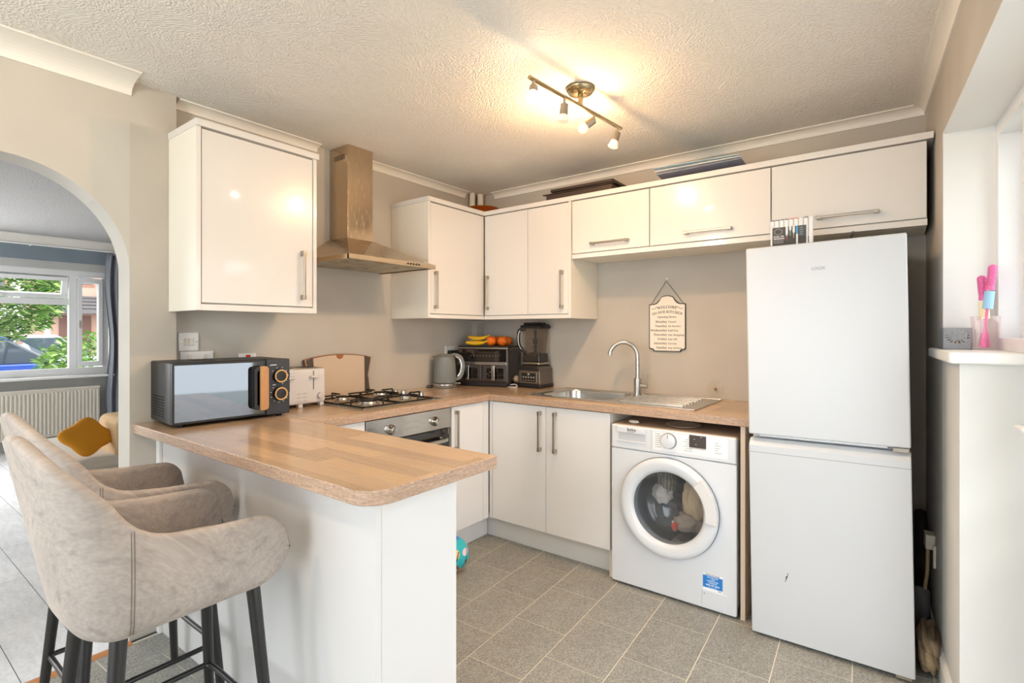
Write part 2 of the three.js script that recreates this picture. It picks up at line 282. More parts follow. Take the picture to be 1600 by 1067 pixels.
// coving
const cove = (p, h, n = 8) => { const a = [[0, -h], [0, 0], [p, 0], [p, -0.006]]; for (let i = 1; i < n; i++) { const t = i / n * Math.PI / 2; a.push([p - 0.004 - (p - 0.012) * Math.sin(t), -0.006 - (h - 0.012) * (1 - Math.cos(t))]); } a.push([0.008, -h + 0.006], [0.008, -h]); return a; };
const coveZ = (x, p, h, z0, z1) => prismZ(cove(p, h).map(([a, b]) => [x + a, H + b]), z0, z1);
struct('trim_1', coveZ(0.06, 0.128, 0.062, 2.305, 4.6), M.coving, 'deep plaster coving above the archway');
struct('trim_2', coveZ(0, 0.052, 0.038, 1.405, 2.118), M.coving, 'slim coving above the single wall cabinet');
struct('trim_3', coveZ(0, 0.052, 0.042, 0.165, 1.2), M.coving, 'slim coving between the hood and the corner');
struct('trim_4', prismX(cove(0.055, 0.042).map(([a, b]) => [a, H + b]), 0.165, 2.733), M.coving, 'slim coving above the sink wall cabinets');
{ const g = cove(0.05, 0.04); onR(struct('trim_5', prismZ(g.map(([a, b]) => [-a, H + b]).reverse(), 0.0, 4.55), M.coving, 'slim coving above the window wall')); }
onR(struct('baseboard_right', prismZ([[0, 0], [-0.014, 0], [-0.014, 0.085], [-0.008, 0.1], [0, 0.1]].reverse(), 0.02, 0.91), M.paintWhite, 'white skirting board by the fridge'));
// corner boxing that hides pipes
struct('trim_6', muv(box(0.0, 0.055, 0.91, 1.38, 0.0, 0.085)), M.wall, 'narrow pipe boxing in the corner behind the air fryer');

// ================================================================ LOUNGE beyond the arch
struct('wall_lounge_far', [box(-5.25, -5, 0, 0.79, -0.2, 4.75), box(-5.25, -5, 2.0, 2.085, -0.2, 4.75), box(-5.25, -5, 0.79, 2.0, -0.2, 0.95), box(-5.25, -5, 0.79, 2.0, 4.2, 4.75)].map((g) => muv(g)), M.loungeWall, 'pale lounge wall under and around the wide window');
struct('wall_lounge_upper', muv(box(-5.24, -4.99, 2.085, H, -0.2, 4.75)), M.loungeBlue, 'blue-grey band of lounge wall above the window');
struct('wall_lounge_side', muv(box(-5.25, -0.16, 0, H, -0.2, -0.05)), M.loungeWall, 'pale lounge side wall');
struct('wall_lounge_near', muv(mergeGeometries([box(-5.25, -4.0, 0, H, 4.6, 4.75), box(-2.4, 0.06, 0, H, 4.6, 4.75), box(-4.0, -2.4, 0, 0.8, 4.6, 4.75), box(-4.0, -2.4, 2.1, H, 4.6, 4.75)])), M.loungeWall, 'pale lounge wall on the camera side');
struct('trim_7', prismZ(cove(0.13, 0.1).map(([a, b]) => [-5 + a, H + b]), -0.05, 4.6), M.coving, 'wide white coving above the lounge window');
{
  const w = struct('window_3', [box(-5.12, -5.04, 1.935, 2.0, 0.95, 4.2), box(-5.12, -5.04, 0.79, 0.87, 0.95, 4.2), box(-5.12, -5.04, 0.87, 1.935, 1.0, 1.05), box(-5.12, -5.04, 0.87, 1.935, 1.305, 1.37), box(-5.12, -5.04, 0.87, 1.935, 2.55, 2.61), box(-5.12, -5.04, 0.87, 1.935, 4.1, 4.2), box(-5.11, -5.05, 1.6, 1.665, 1.37, 2.55)], M.upvc, 'wide white lounge window with an open top light');
  part('casement', [rbox(-5.1, -5.02, 0.885, 0.94, 1.06, 1.295), rbox(-5.1, -5.02, 1.86, 1.92, 1.06, 1.295), rbox(-5.1, -5.02, 0.94, 1.86, 1.06, 1.1), rbox(-5.1, -5.02, 0.94, 1.86, 1.255, 1.295)], M.upvc, w);
  part('pane', box(-5.065, -5.06, 0.94, 1.86, 1.1, 1.255), M.glass, w);
  part('pane', box(-5.085, -5.08, 0.87, 1.6, 1.37, 2.55), M.glass, w);
  part('pane', box(-5.085, -5.08, 0.87, 1.935, 2.61, 4.1), M.glass, w);
  const tl = part('top_light', [rbox(-0.03, 0.03, -0.255, -0.205, -0.585, 0.585), rbox(-0.03, 0.03, -0.045, 0.0, -0.585, 0.585), rbox(-0.03, 0.03, -0.205, -0.045, -0.585, -0.535), rbox(-0.03, 0.03, -0.205, -0.045, 0.535, 0.585)], M.upvc, w);
  tl.position.set(-5.075, 1.925, 1.96); tl.rotation.z = -0.32;
  part('pane', box(-0.003, 0.003, -0.205, -0.045, -0.535, 0.535), M.glass, tl);
  part('handle', [rbox(0.03, 0.042, -0.245, -0.215, -0.06, 0.06, 0.004), rbox(0.042, 0.054, -0.24, -0.222, -0.05, 0.03, 0.004)], M.paintWhite, tl);
  part('handle', [rbox(-5.02, -5.005, 1.33, 1.42, 1.27, 1.285, 0.004)], M.nickel, w);
}
{ const w = struct('window_4', [box(-4.0, -3.93, 0.8, 2.1, 4.6, 4.68), box(-2.47, -2.4, 0.8, 2.1, 4.6, 4.68), box(-3.93, -2.47, 0.8, 0.87, 4.6, 4.68), box(-3.93, -2.47, 2.03, 2.1, 4.6, 4.68)], M.upvc, 'white framed window added out of view to light the lounge'); part('pane', box(-3.93, -2.47, 0.87, 2.03, 4.635, 4.64), M.glass, w); }  // added window, unseen, lets extra light onto the far lounge wall
struct('trim_lounge_ledge', rbox(-5.1, -4.86, 0.765, 0.79, 0.9, 4.25, 0.008), M.paintWhite, 'white lounge window ledge');
{ // radiator
  const rad = thing('radiator', 'long ribbed white radiator under the lounge window', 'radiator', [-4.86, 0, 0]);
  part('panel', rbox(-0.045, -0.015, 0.13, 0.65, 1.125, 3.6, 0.01), M.creamPlastic, rad);
  for (let k = 0; k < 73; k++) part('rib', rbox(-0.018, 0.0, 0.16, 0.62, 1.14 + k * 0.0335, 1.159 + k * 0.0335, 0.006, 1), M.creamPlastic, rad);
  part('top_grille', rbox(-0.08, -0.0, 0.645, 0.662, 1.125, 3.6, 0.004), M.creamPlastic, rad);
  for (const z of [1.4, 3.1]) part('bracket', box(-0.1, -0.04, 0.5, 0.53, z, z + 0.03), M.creamPlastic, rad);
  for (const z of [1.11, 3.62]) part('pipe', cylY(0.008, 0.008, 0.18, -0.03, 0, z), M.creamPlastic, rad);
}
{ // curtain with folds on a pole
  const cu = thing('curtain', 'grey lined curtain hanging at the side of the lounge window', 'curtain', [-4.84, 0, 0.925]);
  const rows = [];
  for (let j = 0; j <= 24; j++) { const y = 2.2 - j / 24 * 2.12, row = []; const w = 0.135 + 0.02 * Math.sin(j * 0.4); for (let i = 0; i <= 60; i++) { const t = i / 60; row.push(V(0.035 * Math.sin(t * 30 + j * 0.05) + 0.012 * Math.sin(t * 11 + j * 0.3), y, (t * 2 - 1) * w)); } rows.push(row); }
  const m = phys(C(132, 136, 144), { roughness: 0.6, sheen: 0.5, sheenRoughness: 0.4, sheenColor: C(200, 205, 215), side: THREE.DoubleSide });
  const f = rows.map((r) => [...r, ...r.slice().reverse().map((p) => V(p.x - 0.004, p.y, p.z))]);
  part('cloth', loft(f), m, cu);
  part('heading', rbox(-0.02, 0.02, 2.19, 2.215, -0.13, 0.13, 0.005), m, cu);
  const po = thing('curtain_pole', 'thin white curtain pole above the lounge window', 'pole', [-4.84, 2.235, 0]);
  part('rod', cylZ(0.011, 0.72, 4.3, 0, 0), M.paintWhite, po); part('finial', T(new THREE.SphereGeometry(0.02, 16, 10), 0, 0, 0.71), M.paintWhite, po);
  for (const z of [0.95, 1.72, 3.9]) part('bracket', [rod(V(-0.16, 0, z), V(0, 0, z), 0.006), rbox(-0.165, -0.155, -0.02, 0.02, z - 0.015, z + 0.015)], M.paintWhite, po);
}
{ // sofa end seen through the arch
  const fab = std(C(198, 190, 178), 0.95), beige = std(C(196, 164, 122), 0.95, 0, { bumpMap: plasterBump, bumpScale: 0.002 });
  const so = thing('sofa', 'grey lounge sofa with tan back cushion seen through the arch', 'sofa', [-2.55, 0, 1.75]);
  part('base', rbox(-0.75, 0.55, 0.08, 0.3, -0.4, 0.4, 0.03, 3), fab, so);
  part('seat_cushion', rbox(-0.73, 0.53, 0.27, 0.375, -0.1, 0.39, 0.05, 3), fab, so);
  part('backrest', rbox(-0.75, 0.5, 0.28, 0.52, -0.42, -0.21, 0.06, 3), fab, so);
  const bc = part('back_cushion', rbox(0.06, 0.53, 0.3, 0.645, -0.2, 0.015, 0.06, 4), beige, so);
  part('piping', tube([[0.535, 0.32, -0.12], [0.54, 0.4, -0.11], [0.535, 0.6, -0.12], [0.5, 0.64, -0.1]], 0.006, 24, 6), std(C(150, 118, 80), 0.9), bc);
  for (const [x, z] of [[-0.7, -0.35], [0.5, -0.35], [-0.7, 0.35], [0.5, 0.35]]) part('foot', cylY(0.02, 0.025, 0.08, x, 0, z), M.black, so);
  // mustard cushion: a pillow shape with pinched corners
  const rows = [];
  for (let j = 0; j <= 16; j++) { const v = j / 16 * 2 - 1, row = []; for (let i = 0; i < 40; i++) { const a = i / 40 * 2 * Math.PI, k = Math.pow(Math.max(0, 1 - v * v), 0.42), cx = Math.sign(Math.cos(a)) * Math.pow(Math.abs(Math.cos(a)), 0.55), cz = Math.sign(Math.sin(a)) * Math.pow(Math.abs(Math.sin(a)), 0.55); const pinch = 1 - 0.12 * (1 - Math.pow(Math.abs(Math.sin(2 * a)), 0.7)); row.push(V(cx * 0.145 * k * pinch, v * 0.05 * (1 - 0.3 * Math.pow(Math.abs(v), 3)), cz * 0.145 * k * pinch)); } rows.push(row); }
  const cm = single('cushion', flipWinding(loft(rows)), std(C(206, 138, 22), 0.9, 0, { bumpMap: plasterBump, bumpScale: 0.001 }), 'mustard yellow cushion lying on the lounge sofa', 'cushion');
  cm.position.set(-2.2, 0.515, 1.90); cm.rotation.order = 'ZYX'; cm.rotation.set(0, 0.6, -0.85);
}
// ---------------------------------------------------------------- outside the lounge window
{
  struct('ground_outside', [box(-40, -5.3, -0.35, -0.2, -20, 20)], std(C(176, 176, 174), 0.9), 'pale road and drive outside the window');
  struct('ground_garden', [box(3.05, 12, -0.35, -0.2, -6, 12), box(-5, 3.05, -0.35, -0.2, 4.8, 14)], std(C(168, 170, 160), 0.9), 'paved garden outside the back door');
  // leaves: one folded leaf, many copies on a crown
  const leaf = new THREE.BufferGeometry();
  leaf.setAttribute('position', new THREE.Float32BufferAttribute([0, 0, 0, -0.028, 0.008, 0.045, 0, 0, 0.05, 0.028, 0.008, 0.045, -0.02, 0.004, 0.085, 0, -0.004, 0.12, 0.02, 0.004, 0.085], 3));
  leaf.setIndex([0, 2, 1, 0, 3, 2, 1, 2, 4, 2, 3, 6, 4, 2, 5, 2, 6, 5]); leaf.computeVertexNormals();
  const leafMat = std(0xffffff, 0.45, 0, { side: THREE.DoubleSide });
  function bush(label, name, [x, y, z], [rx, ry, rz], n, cols, stems) {
    const o = thing(name, label, 'shrub', [x, -0.2, z]);
    const im = new THREE.InstancedMesh(leaf, leafMat, n); im.name = 'foliage'; im.userData.kind = 'stuff'; im.castShadow = im.receiveShadow = true;
    const m = new THREE.Matrix4(), q = new THREE.Quaternion(), e = new THREE.Euler(), col = new THREE.Color();
    for (let i = 0; i < n; i++) {
      const a = rnd() * 2 * Math.PI, c = rr(-0.9, 1), s = Math.sqrt(1 - c * c), k = 0.55 + 0.45 * Math.pow(rnd(), 0.4), lump = 1 + 0.18 * N3.noise(Math.cos(a) * 2 + x, c * 2.5, Math.sin(a) * 2 + z);
      e.set(rr(-0.9, 0.9), a + rr(-1, 1), rr(-0.7, 0.7)); q.setFromEuler(e);
      m.compose(V(rx * s * Math.sin(a) * k * lump, y + 0.2 + ry * c * k * lump, rz * s * Math.cos(a) * k * lump), q, V(1, 1, 1).multiplyScalar(rr(0.7, 1.25)));
      im.setMatrixAt(i, m); col.set(cols[Math.floor(rnd() * cols.length)]).multiplyScalar(rr(0.8, 1.2)); im.setColorAt(i, col);
    }
    o.add(im);
    for (let k = 0; k < stems; k++) { const a = k / stems * 6.28; part('stem', tube([[0.05 * Math.cos(a), 0, 0.05 * Math.sin(a)], [rx * 0.2 * Math.cos(a), (y + 0.2) * 0.6, rz * 0.2 * Math.sin(a)], [rx * 0.5 * Math.cos(a), y + 0.2 + ry * 0.2, rz * 0.5 * Math.sin(a)]], 0.022, 14, 6), std(C(74, 60, 46), 0.9), o); }
  }
  bush('glossy green tree with arching leaves close outside the lounge window', 'small_tree', [-7.6, 1.95, 2.0], [0.9, 0.9, 1.15], 7500, ['#7fae4c', '#5f9038', '#a3c866', '#477434', '#bcd684'], 4);
  bush('lower light green shrub to the right outside the lounge window', 'shrub', [-7.4, 0.62, 0.42], [0.6, 0.66, 0.75], 3200, ['#93c05c', '#acd274', '#6fa444', '#c8dc98'], 5);
  // blue car: body from a side profile, cabin above, wheels
  function car(label, name, color, [x, z], turn) {
    const o = thing(name, label, 'car', [x, -0.2, z], turn), paint = phys(color, { roughness: 0.25, clearcoat: 1, clearcoatRoughness: 0.05 });
    const body = shapeOf([[-2.0, 0.3], [-2.05, 0.6], [-1.95, 0.78], [-1.1, 0.9], [1.3, 0.93], [1.9, 0.85], [2.02, 0.6], [2.0, 0.3]]);
    part('body', T(ext(body, 1.66, 0.06, 3).rotateY(0), 0, 0, -0.83), paint, o);
    const cab = shapeOf([[-1.05, 0.88], [-0.35, 1.36], [0.9, 1.38], [1.55, 0.92]]);
    part('roof', T(ext(shapeOf([[-0.42, 1.33], [-0.3, 1.39], [0.85, 1.41], [1.0, 1.34]]), 1.36, 0.02), 0, 0, -0.68), paint, o);
    part('windows', T(ext(cab, 1.34, 0.05, 2), 0, 0, -0.67), phys(C(70, 84, 96), { roughness: 0.06, clearcoat: 1 }), o);
    for (const sx of [-1.25, 1.25]) for (const sz of [-0.78, 0.78]) part('wheel', T(new THREE.CylinderGeometry(0.31, 0.31, 0.2, 24).rotateX(Math.PI / 2), sx, 0.31, sz), M.black, o);
    for (const sz of [-0.6, 0.6]) { part('headlight', rbox(-2.06, -1.9, 0.62, 0.75, sz - 0.16, sz + 0.16, 0.03), M.chrome, o); part('mirror', rbox(-0.85, -0.7, 0.92, 1.04, sz * 1.5 - 0.08, sz * 1.5 + 0.08, 0.03), paint, o); }
  }
  car('bright blue car parked beyond the green tree', 'car', C(44, 86, 190), [-10.6, 1.9], 1.35);
  car('silver white car parked further across the road', 'car', C(214, 220, 226), [-14.0, 0.6], 1.5);
  // house across the road
  const hs = thing('house', 'white and pink-brick terraced house across the road', 'house', [-21, -0.2, 0]);
  const brick = std(C(206, 170, 152), 0.9), render_ = std(C(236, 233, 228), 0.8), tile = std(C(112, 108, 108), 0.8), dark = std(C(84, 88, 96), 0.15);
  part('wall', box(-6, 0, 0, 5.2, -1.0, 9), render_, hs); part('brick_wing', [box(-6, 0.02, 0, 5.2, -3.4, -1.0), box(-6, 0.02, 0, 1.05, -1.0, 9)], brick, hs);
  part('gable', box(-6, 0.6, 0, 3.6, -7.5, -3.4), brick, hs);
  part('roof', prismZ([[0.6, 5.1], [-3, 7.4], [-6.6, 5.1], [-6.6, 5.0], [0.6, 5.0]], -7.6, 9.2), tile, hs);
  const pr_ = part('porch', prismZ([[0.02, 2.75], [1.0, 2.2], [1.0, 2.1], [0.02, 2.1]], -3.3, -1.3), tile, hs);
  for (let j = 0; j < 4; j++) part('tile_row', cylZ(0.05, -3.3, -1.3, 0.16 + j * 0.24, 2.7 - j * 0.13), tile, pr_);
  part('porch_post', [box(0.85, 0.98, 0, 2.1, -3.25, -3.12), box(0.85, 0.98, 0, 2.1, -1.48, -1.35)], render_, hs);
  part('front_door', box(0.0, 0.05, 0, 2.05, -2.8, -1.9), std(C(120, 84, 72), 0.5), hs);
  for (const [z0, z1, y0, y1] of [[-0.6, 0.75, 2.35, 3.4], [-0.6, 0.75, 0.95, 1.9], [2.4, 4.2, 2.35, 3.5], [2.4, 4.2, 0.95, 1.9], [-2.9, -1.9, 3.1, 4.1]]) {
    const w = part('window', box(0.0, 0.06, y0, y1, z0, z1), std(C(170, 120, 96), 0.5), hs); part('pane', [box(0.05, 0.075, y0 + 0.08, y1 - 0.08, z0 + 0.08, (z0 + z1) / 2 - 0.03), box(0.05, 0.075, y0 + 0.08, y1 - 0.08, (z0 + z1) / 2 + 0.03, z1 - 0.08)], dark, w);
  }
}

// ================================================================ KITCHEN UNITS
// bar handle: slim bar on two square feet, lying along 'axis', standing out along 'out'
function handle(parent, [x, y, z], len, vertical, out) {
  const h = len / 2, gs = [];
  if (vertical) { gs.push(rbox(-0.006, 0.006, -h, h, 0.022, 0.031, 0.003)); for (const s of [-1, 1]) gs.push(rbox(-0.0075, 0.0075, s > 0 ? h - 0.022 : -h, s > 0 ? h : -h + 0.022, 0, 0.032, 0.002)); }
  else { gs.push(rbox(-h, h, -0.006, 0.006, 0.022, 0.031, 0.003)); for (const s of [-1, 1]) gs.push(rbox(s > 0 ? h - 0.022 : -h, s > 0 ? h : -h + 0.022, -0.0075, 0.0075, 0, 0.032, 0.002)); }
  const g = merge(gs); if (out === 'x') g.rotateY(Math.PI / 2);
  const m = part('handle', g, M.nickel, parent); m.position.set(x, y, z); return m;
}
const doorX = (parent, z0, z1, y0, y1, x, mat = M.gloss) => part('door', rbox(x - 0.019, x, y0 + 0.0015, y1 - 0.0015, z0 + 0.0015, z1 - 0.0015, 0.0015), mat, parent);
const doorZ = (parent, x0, x1, y0, y1, z, mat = M.gloss) => part('door', rbox(x0 + 0.0015, x1 - 0.0015, y0 + 0.0015, y1 - 0.0015, z - 0.019, z, 0.0015), mat, parent);
{ // single wall cabinet left of the hood
  const c = thing('wall_cabinet', 'tall single-door white wall cabinet left of the extractor hood', 'cabinet');
  part('body', rbox(0.062, 0.318, 1.4, 2.14, 1.64, 2.15, 0.001), M.carcass, c);
  part('side_panel', rbox(0.062, 0.342, 1.385, 2.14, 2.148, 2.166, 0.001), M.carcass, c);
  part('side_panel', rbox(0.062, 0.342, 1.385, 2.14, 1.622, 1.64, 0.001), M.carcass, c);
  part('edge_strip', rbox(0.34, 0.3432, 1.386, 2.138, 2.148, 2.166, 0.001), M.gloss, c);
  part('edge_strip', rbox(0.34, 0.3432, 1.386, 2.138, 1.622, 1.64, 0.001), M.gloss, c);
  part('top_trim', rbox(0.062, 0.352, 2.14, 2.168, 1.614, 2.17, 0.001), M.gloss, c);
  part('pelmet', rbox(0.322, 0.342, 1.385, 1.411, 1.64, 2.148, 0.001), M.gloss, c);
  const d = doorX(c, 1.642, 2.146, 1.416, 2.135, 0.34); handle(d, [0.34, 1.566, 1.70], 0.232, true, 'x');
}
{ // corner pair, hob side
  const c = thing('wall_cabinet', 'white wall cabinet right of the extractor hood, against the corner', 'cabinet');
  part('body', rbox(0.001, 0.318, 1.4, 2.09, 0.335, 0.855, 0.001), M.carcass, c);
  part('side_panel', rbox(0.001, 0.342, 1.378, 2.092, 0.852, 0.87, 0.001), M.carcass, c);
  part('edge_strip', rbox(0.34, 0.3432, 1.379, 2.091, 0.852, 0.87, 0.001), M.gloss, c);
  part('top_trim', prismY([[0.001, 0.875], [0.35, 0.875], [0.35, 0.35], [0.001, 0.35]], 2.092, 2.12), M.gloss, c);
  part('pelmet', rbox(0.322, 0.342, 1.378, 1.402, 0.342, 0.852, 0.001), M.gloss, c);
  const d = doorX(c, 0.362, 0.85, 1.405, 2.088, 0.34); handle(d, [0.34, 1.552, 0.815], 0.232, true, 'x');
  part('corner_post', rbox(0.3205, 0.339, 1.405, 2.088, 0.342, 0.361, 0.001), M.gloss, c);
}
{ // corner pair, sink side: two doors
  const c = thing('wall_cabinet', 'white two-door wall cabinet above the air fryer and blender', 'cabinet');
  part('body', rbox(0.32, 1.014, 1.4, 2.09, 0.001, 0.318, 0.001), M.carcass, c);
  part('side_panel', rbox(1.014, 1.032, 1.378, 2.092, 0.001, 0.342, 0.001), M.carcass, c);
  part('edge_strip', rbox(1.014, 1.032, 1.379, 2.091, 0.34, 0.3432, 0.001), M.gloss, c);
  part('top_trim', rbox(0.001, 1.036, 2.092, 2.12, 0.001, 0.3495, 0.001), M.gloss, c);
  part('pelmet', rbox(0.343, 1.014, 1.378, 1.402, 0.322, 0.342, 0.001), M.gloss, c);
  let d = doorZ(c, 0.345, 0.708, 1.405, 2.088, 0.34); handle(d, [0.378, 1.56, 0.34], 0.232, true, 'z');
  d = doorZ(c, 0.708, 1.013, 1.405, 2.088, 0.34); handle(d, [0.972, 1.557, 0.34], 0.236, true, 'z');
}
for (const [x0, x1, h0, h1, label] of [[1.037, 1.53, 1.172, 1.411, 'smaller white flip-up wall cabinet left end of the bridging row'], [1.53, 2.14, 1.725, 1.964, 'wider white flip-up wall cabinet above the hanging sign'], [2.14, 2.727, 2.33, 2.565, 'white flip-up wall cabinet above the fridge freezer']]) {
  const c = thing('bridging_cabinet', label, 'cabinet', [0, 0, 0], 0, 'flip-up wall cabinets over the sink and fridge');
  part('body', rbox(x0 + 0.0005, x1 - 0.0005, 1.762, 2.09, 0.001, 0.318, 0.001), M.carcass, c);
  part('top_trim', rbox(x0, x1 + (x1 > 2.7 ? 0.02 : 0), 2.092, 2.12, 0.001, 0.35, 0.001), M.gloss, c);
  part('pelmet', rbox(x0, x1, 1.738, 1.764, 0.315, 0.342, 0.001), M.gloss, c);
  part('underside', rbox(x0, x1, 1.745, 1.762, 0.001, 0.315, 0.001), M.carcass, c);
  const d = doorZ(c, x0 + 0.001, x1 - 0.001, 1.768, 2.088, 0.34); handle(d, [(h0 + h1) / 2, 1.815, 0.34], h1 - h0, false, 'z');
}
{ // base units
  let c = thing('base_cabinet', 'plain white filler base unit between the oven and the peninsula', 'cabinet');
  part('body', rbox(0.03, 0.578, 0.14, 0.87, 1.54, 1.885, 0.001), M.carcass, c); part('front_panel', rbox(0.579, 0.598, 0.145, 0.868, 1.53, 1.808, 0.0015), M.glossBase, c); part('plinth', rbox(0.505, 0.52, 0, 0.138, 1.53, 1.88, 0.001), M.glossBase, c);
  c = thing('base_cabinet', 'narrow white base unit with a bar handle right of the oven', 'cabinet');
  part('body', rbox(0.03, 0.578, 0.14, 0.87, 0.62, 0.935, 0.001), M.carcass, c);
  let d = doorX(c, 0.655, 0.935, 0.145, 0.868, 0.598, M.glossBase); handle(d, [0.598, 0.73, 0.905], 0.23, true, 'x');
  part('corner_post', [rbox(0.579, 0.597, 0.145, 0.868, 0.603, 0.653, 0.0015)], M.glossBase, c);
  part('plinth', rbox(0.505, 0.52, 0, 0.138, 0.521, 1.53, 0.001), M.glossBase, c);
  c = thing('base_cabinet', 'white double-door base unit under the sink bowl', 'cabinet');
  part('body', rbox(0.60, 1.418, 0.14, 0.74, 0.03, 0.578, 0.001), M.carcass, c);
  part('side_panel', [rbox(1.405, 1.421, 0.0, 0.87, 0.03, 0.578, 0.001)], M.carcass, c);
  part('corner_post', rbox(0.598, 0.62, 0.145, 0.868, 0.579, 0.597, 0.0015), M.glossBase, c);
  d = doorZ(c, 0.622, 1.016, 0.145, 0.868, 0.598, M.glossBase); handle(d, [0.982, 0.724, 0.598], 0.23, true, 'z');
  d = doorZ(c, 1.016, 1.42, 0.145, 0.868, 0.598, M.glossBase); handle(d, [1.085, 0.727, 0.598], 0.23, true, 'z');
  part('plinth', rbox(0.52, 1.42, 0, 0.136, 0.505, 0.52, 0.001), M.glossBase, c);
  // peninsula
  c = thing('peninsula_unit', 'white peninsula base unit carrying the breakfast bar', 'cabinet');
  part('body', rbox(0.061, 1.505, 0.0, 0.871, 1.9, 2.181, 0.001), M.carcass, c);
  part('back_panel', rbox(0.061, 1.524, 0.0, 0.871, 2.182, 2.2, 0.001), std(C(218, 215, 212), 0.5), c);
  part('edge_strip', rbox(1.5242, 1.5265, 0.0, 0.871, 2.182, 2.2, 0.0005), M.glossBase, c);
  part('end_panel', rbox(1.506, 1.5255, 0.001, 0.871, 1.888, 2.1805, 0.0015), M.glossBase, c);
  part('batten', rbox(0.061, 0.095, 0.0, 0.871, 2.201, 2.214, 0.002), M.whitePlastic, c);
}
// ---------------------------------------------------------------- worktops
function worktop(name, label, shape, mats) {
  const g = T(ext(shape, 0.038, 0.0025, 2, 10).rotateX(-Math.PI / 2), 0, 0.872, 0);
  const m = new THREE.Mesh(g, mats); m.name = numbered(name); m.castShadow = m.receiveShadow = true; m.userData = { label, category: 'worktop' }; scene.add(m); return m;
}
{
  const hob = shapeOf([[0.001, -0.001], [0.6145, -0.6145], [0.6145, -1.809], [0.001, -1.809]]);
  worktop('worktop', 'oak-effect worktop along the hob wall', hob, [M.oakZ, M.oakEdge]);
  const sk = shapeOf([[0.001, -0.001], [2.099, -0.001], [2.099, -0.615], [0.6155, -0.615]]);
  const hole = new THREE.Path(); const hp = rrect(0.885, 1.345, -0.475, -0.085, 0.075).getPoints(8); hole.setFromPoints(hp); sk.holes.push(hole);
  worktop('worktop', 'oak-effect worktop around the stainless steel sink', sk, [M.oak, M.oakEdge]);
  const pn = rrect(0.001, 1.63, -2.30, -1.811, [0, 0.075, 0.008, 0]);
  const m = worktop('worktop', 'oak-effect breakfast bar top with a rounded corner', pn, [M.oak, M.oakEdge]);
  // keep its wall end clear of the thicker wall
  const cut = rrect(0.0615, 1.63, -2.30, -1.811, [0, 0.075, 0.008, 0]); m.geometry = T(ext(cut, 0.038, 0.0025, 2, 10).rotateX(-Math.PI / 2), 0, 0.872, 0);
}
single('end_panel', rbox(2.062, 2.082, 0, 0.871, 0.02, 0.60, 0.001), M.panelEdge, 'pale wood-edged support panel between washing machine and fridge', 'panel');

// ================================================================ APPLIANCES
{ // extractor hood
  const h = thing('extractor_hood', 'stainless steel chimney extractor hood above the hob', 'hood');
  part('chimney', [rbox(0.001, 0.171, 1.80, 2.344, 1.15, 1.321, 0.002)], M.hoodSteelWarmLit, h);
  const vents = []; for (let k = 0; k < 8; k++) vents.push(rbox(0.045 + k * 0.013, 0.051 + k * 0.013, 2.265, 2.295, 1.320, 1.3222, 0.001)); part('vent_slots', vents, M.shadowGap, h);
  const A = [[0.001, 1.81], [0.25, 1.81]], z0 = 0.958, z1 = 1.54, x1 = 0.49, yb = 1.678, c0 = 1.143, c1 = 1.329, cx = 0.178;
  const P = (x, y, z) => V(x, y, z);
  const lower = [P(0.001, yb, z0), P(x1, yb, z0), P(x1, yb, z1), P(0.001, yb, z1)], upper = [P(0.001, 1.82, c0), P(cx, 1.82, c0), P(cx, 1.82, c1), P(0.001, 1.82, c1)];
  part('canopy', flipWinding(loft([lower, upper])).toNonIndexed(), M.hoodSteelWarmLit, h); h.children.at(-1).geometry.computeVertexNormals();
  const lip = [box(x1 - 0.012, x1 + 0.002, 1.656, yb + 0.001, z0 - 0.002, z1 + 0.002), box(0.001, x1, 1.656, yb + 0.001, z0 - 0.002, z0 + 0.01), box(0.001, x1, 1.656, yb + 0.001, z1 - 0.01, z1 + 0.002)];
  part('lip', lip, M.hoodSteelWarmLit, h);
  part('underside', box(0.001, x1 - 0.012, 1.664, 1.672, z0 + 0.01, z1 - 0.01), M.steelDark, h);
  const greasy = dataTex(128, 128, (u, v) => { const s = Math.max(0, tn(u, v, 5, 3)) * 90; return [186 - s * 0.5, 178 - s * 0.75, 160 - s * 1.2]; }, true, 3);
  for (const [a, b] of [[z0 + 0.03, 1.245], [1.253, z1 - 0.03]]) part('filter', muv(rbox(0.05, x1 - 0.05, 1.659, 1.666, a, b, 0.002)), std(0xffffff, 0.45, 0.8, { map: greasy }), h);
  for (let k = 0; k < 5; k++) part('button', cylX(0.0045, x1, x1 + 0.006, 1.668, 1.085 + k * 0.02, 10), M.black, h);
}
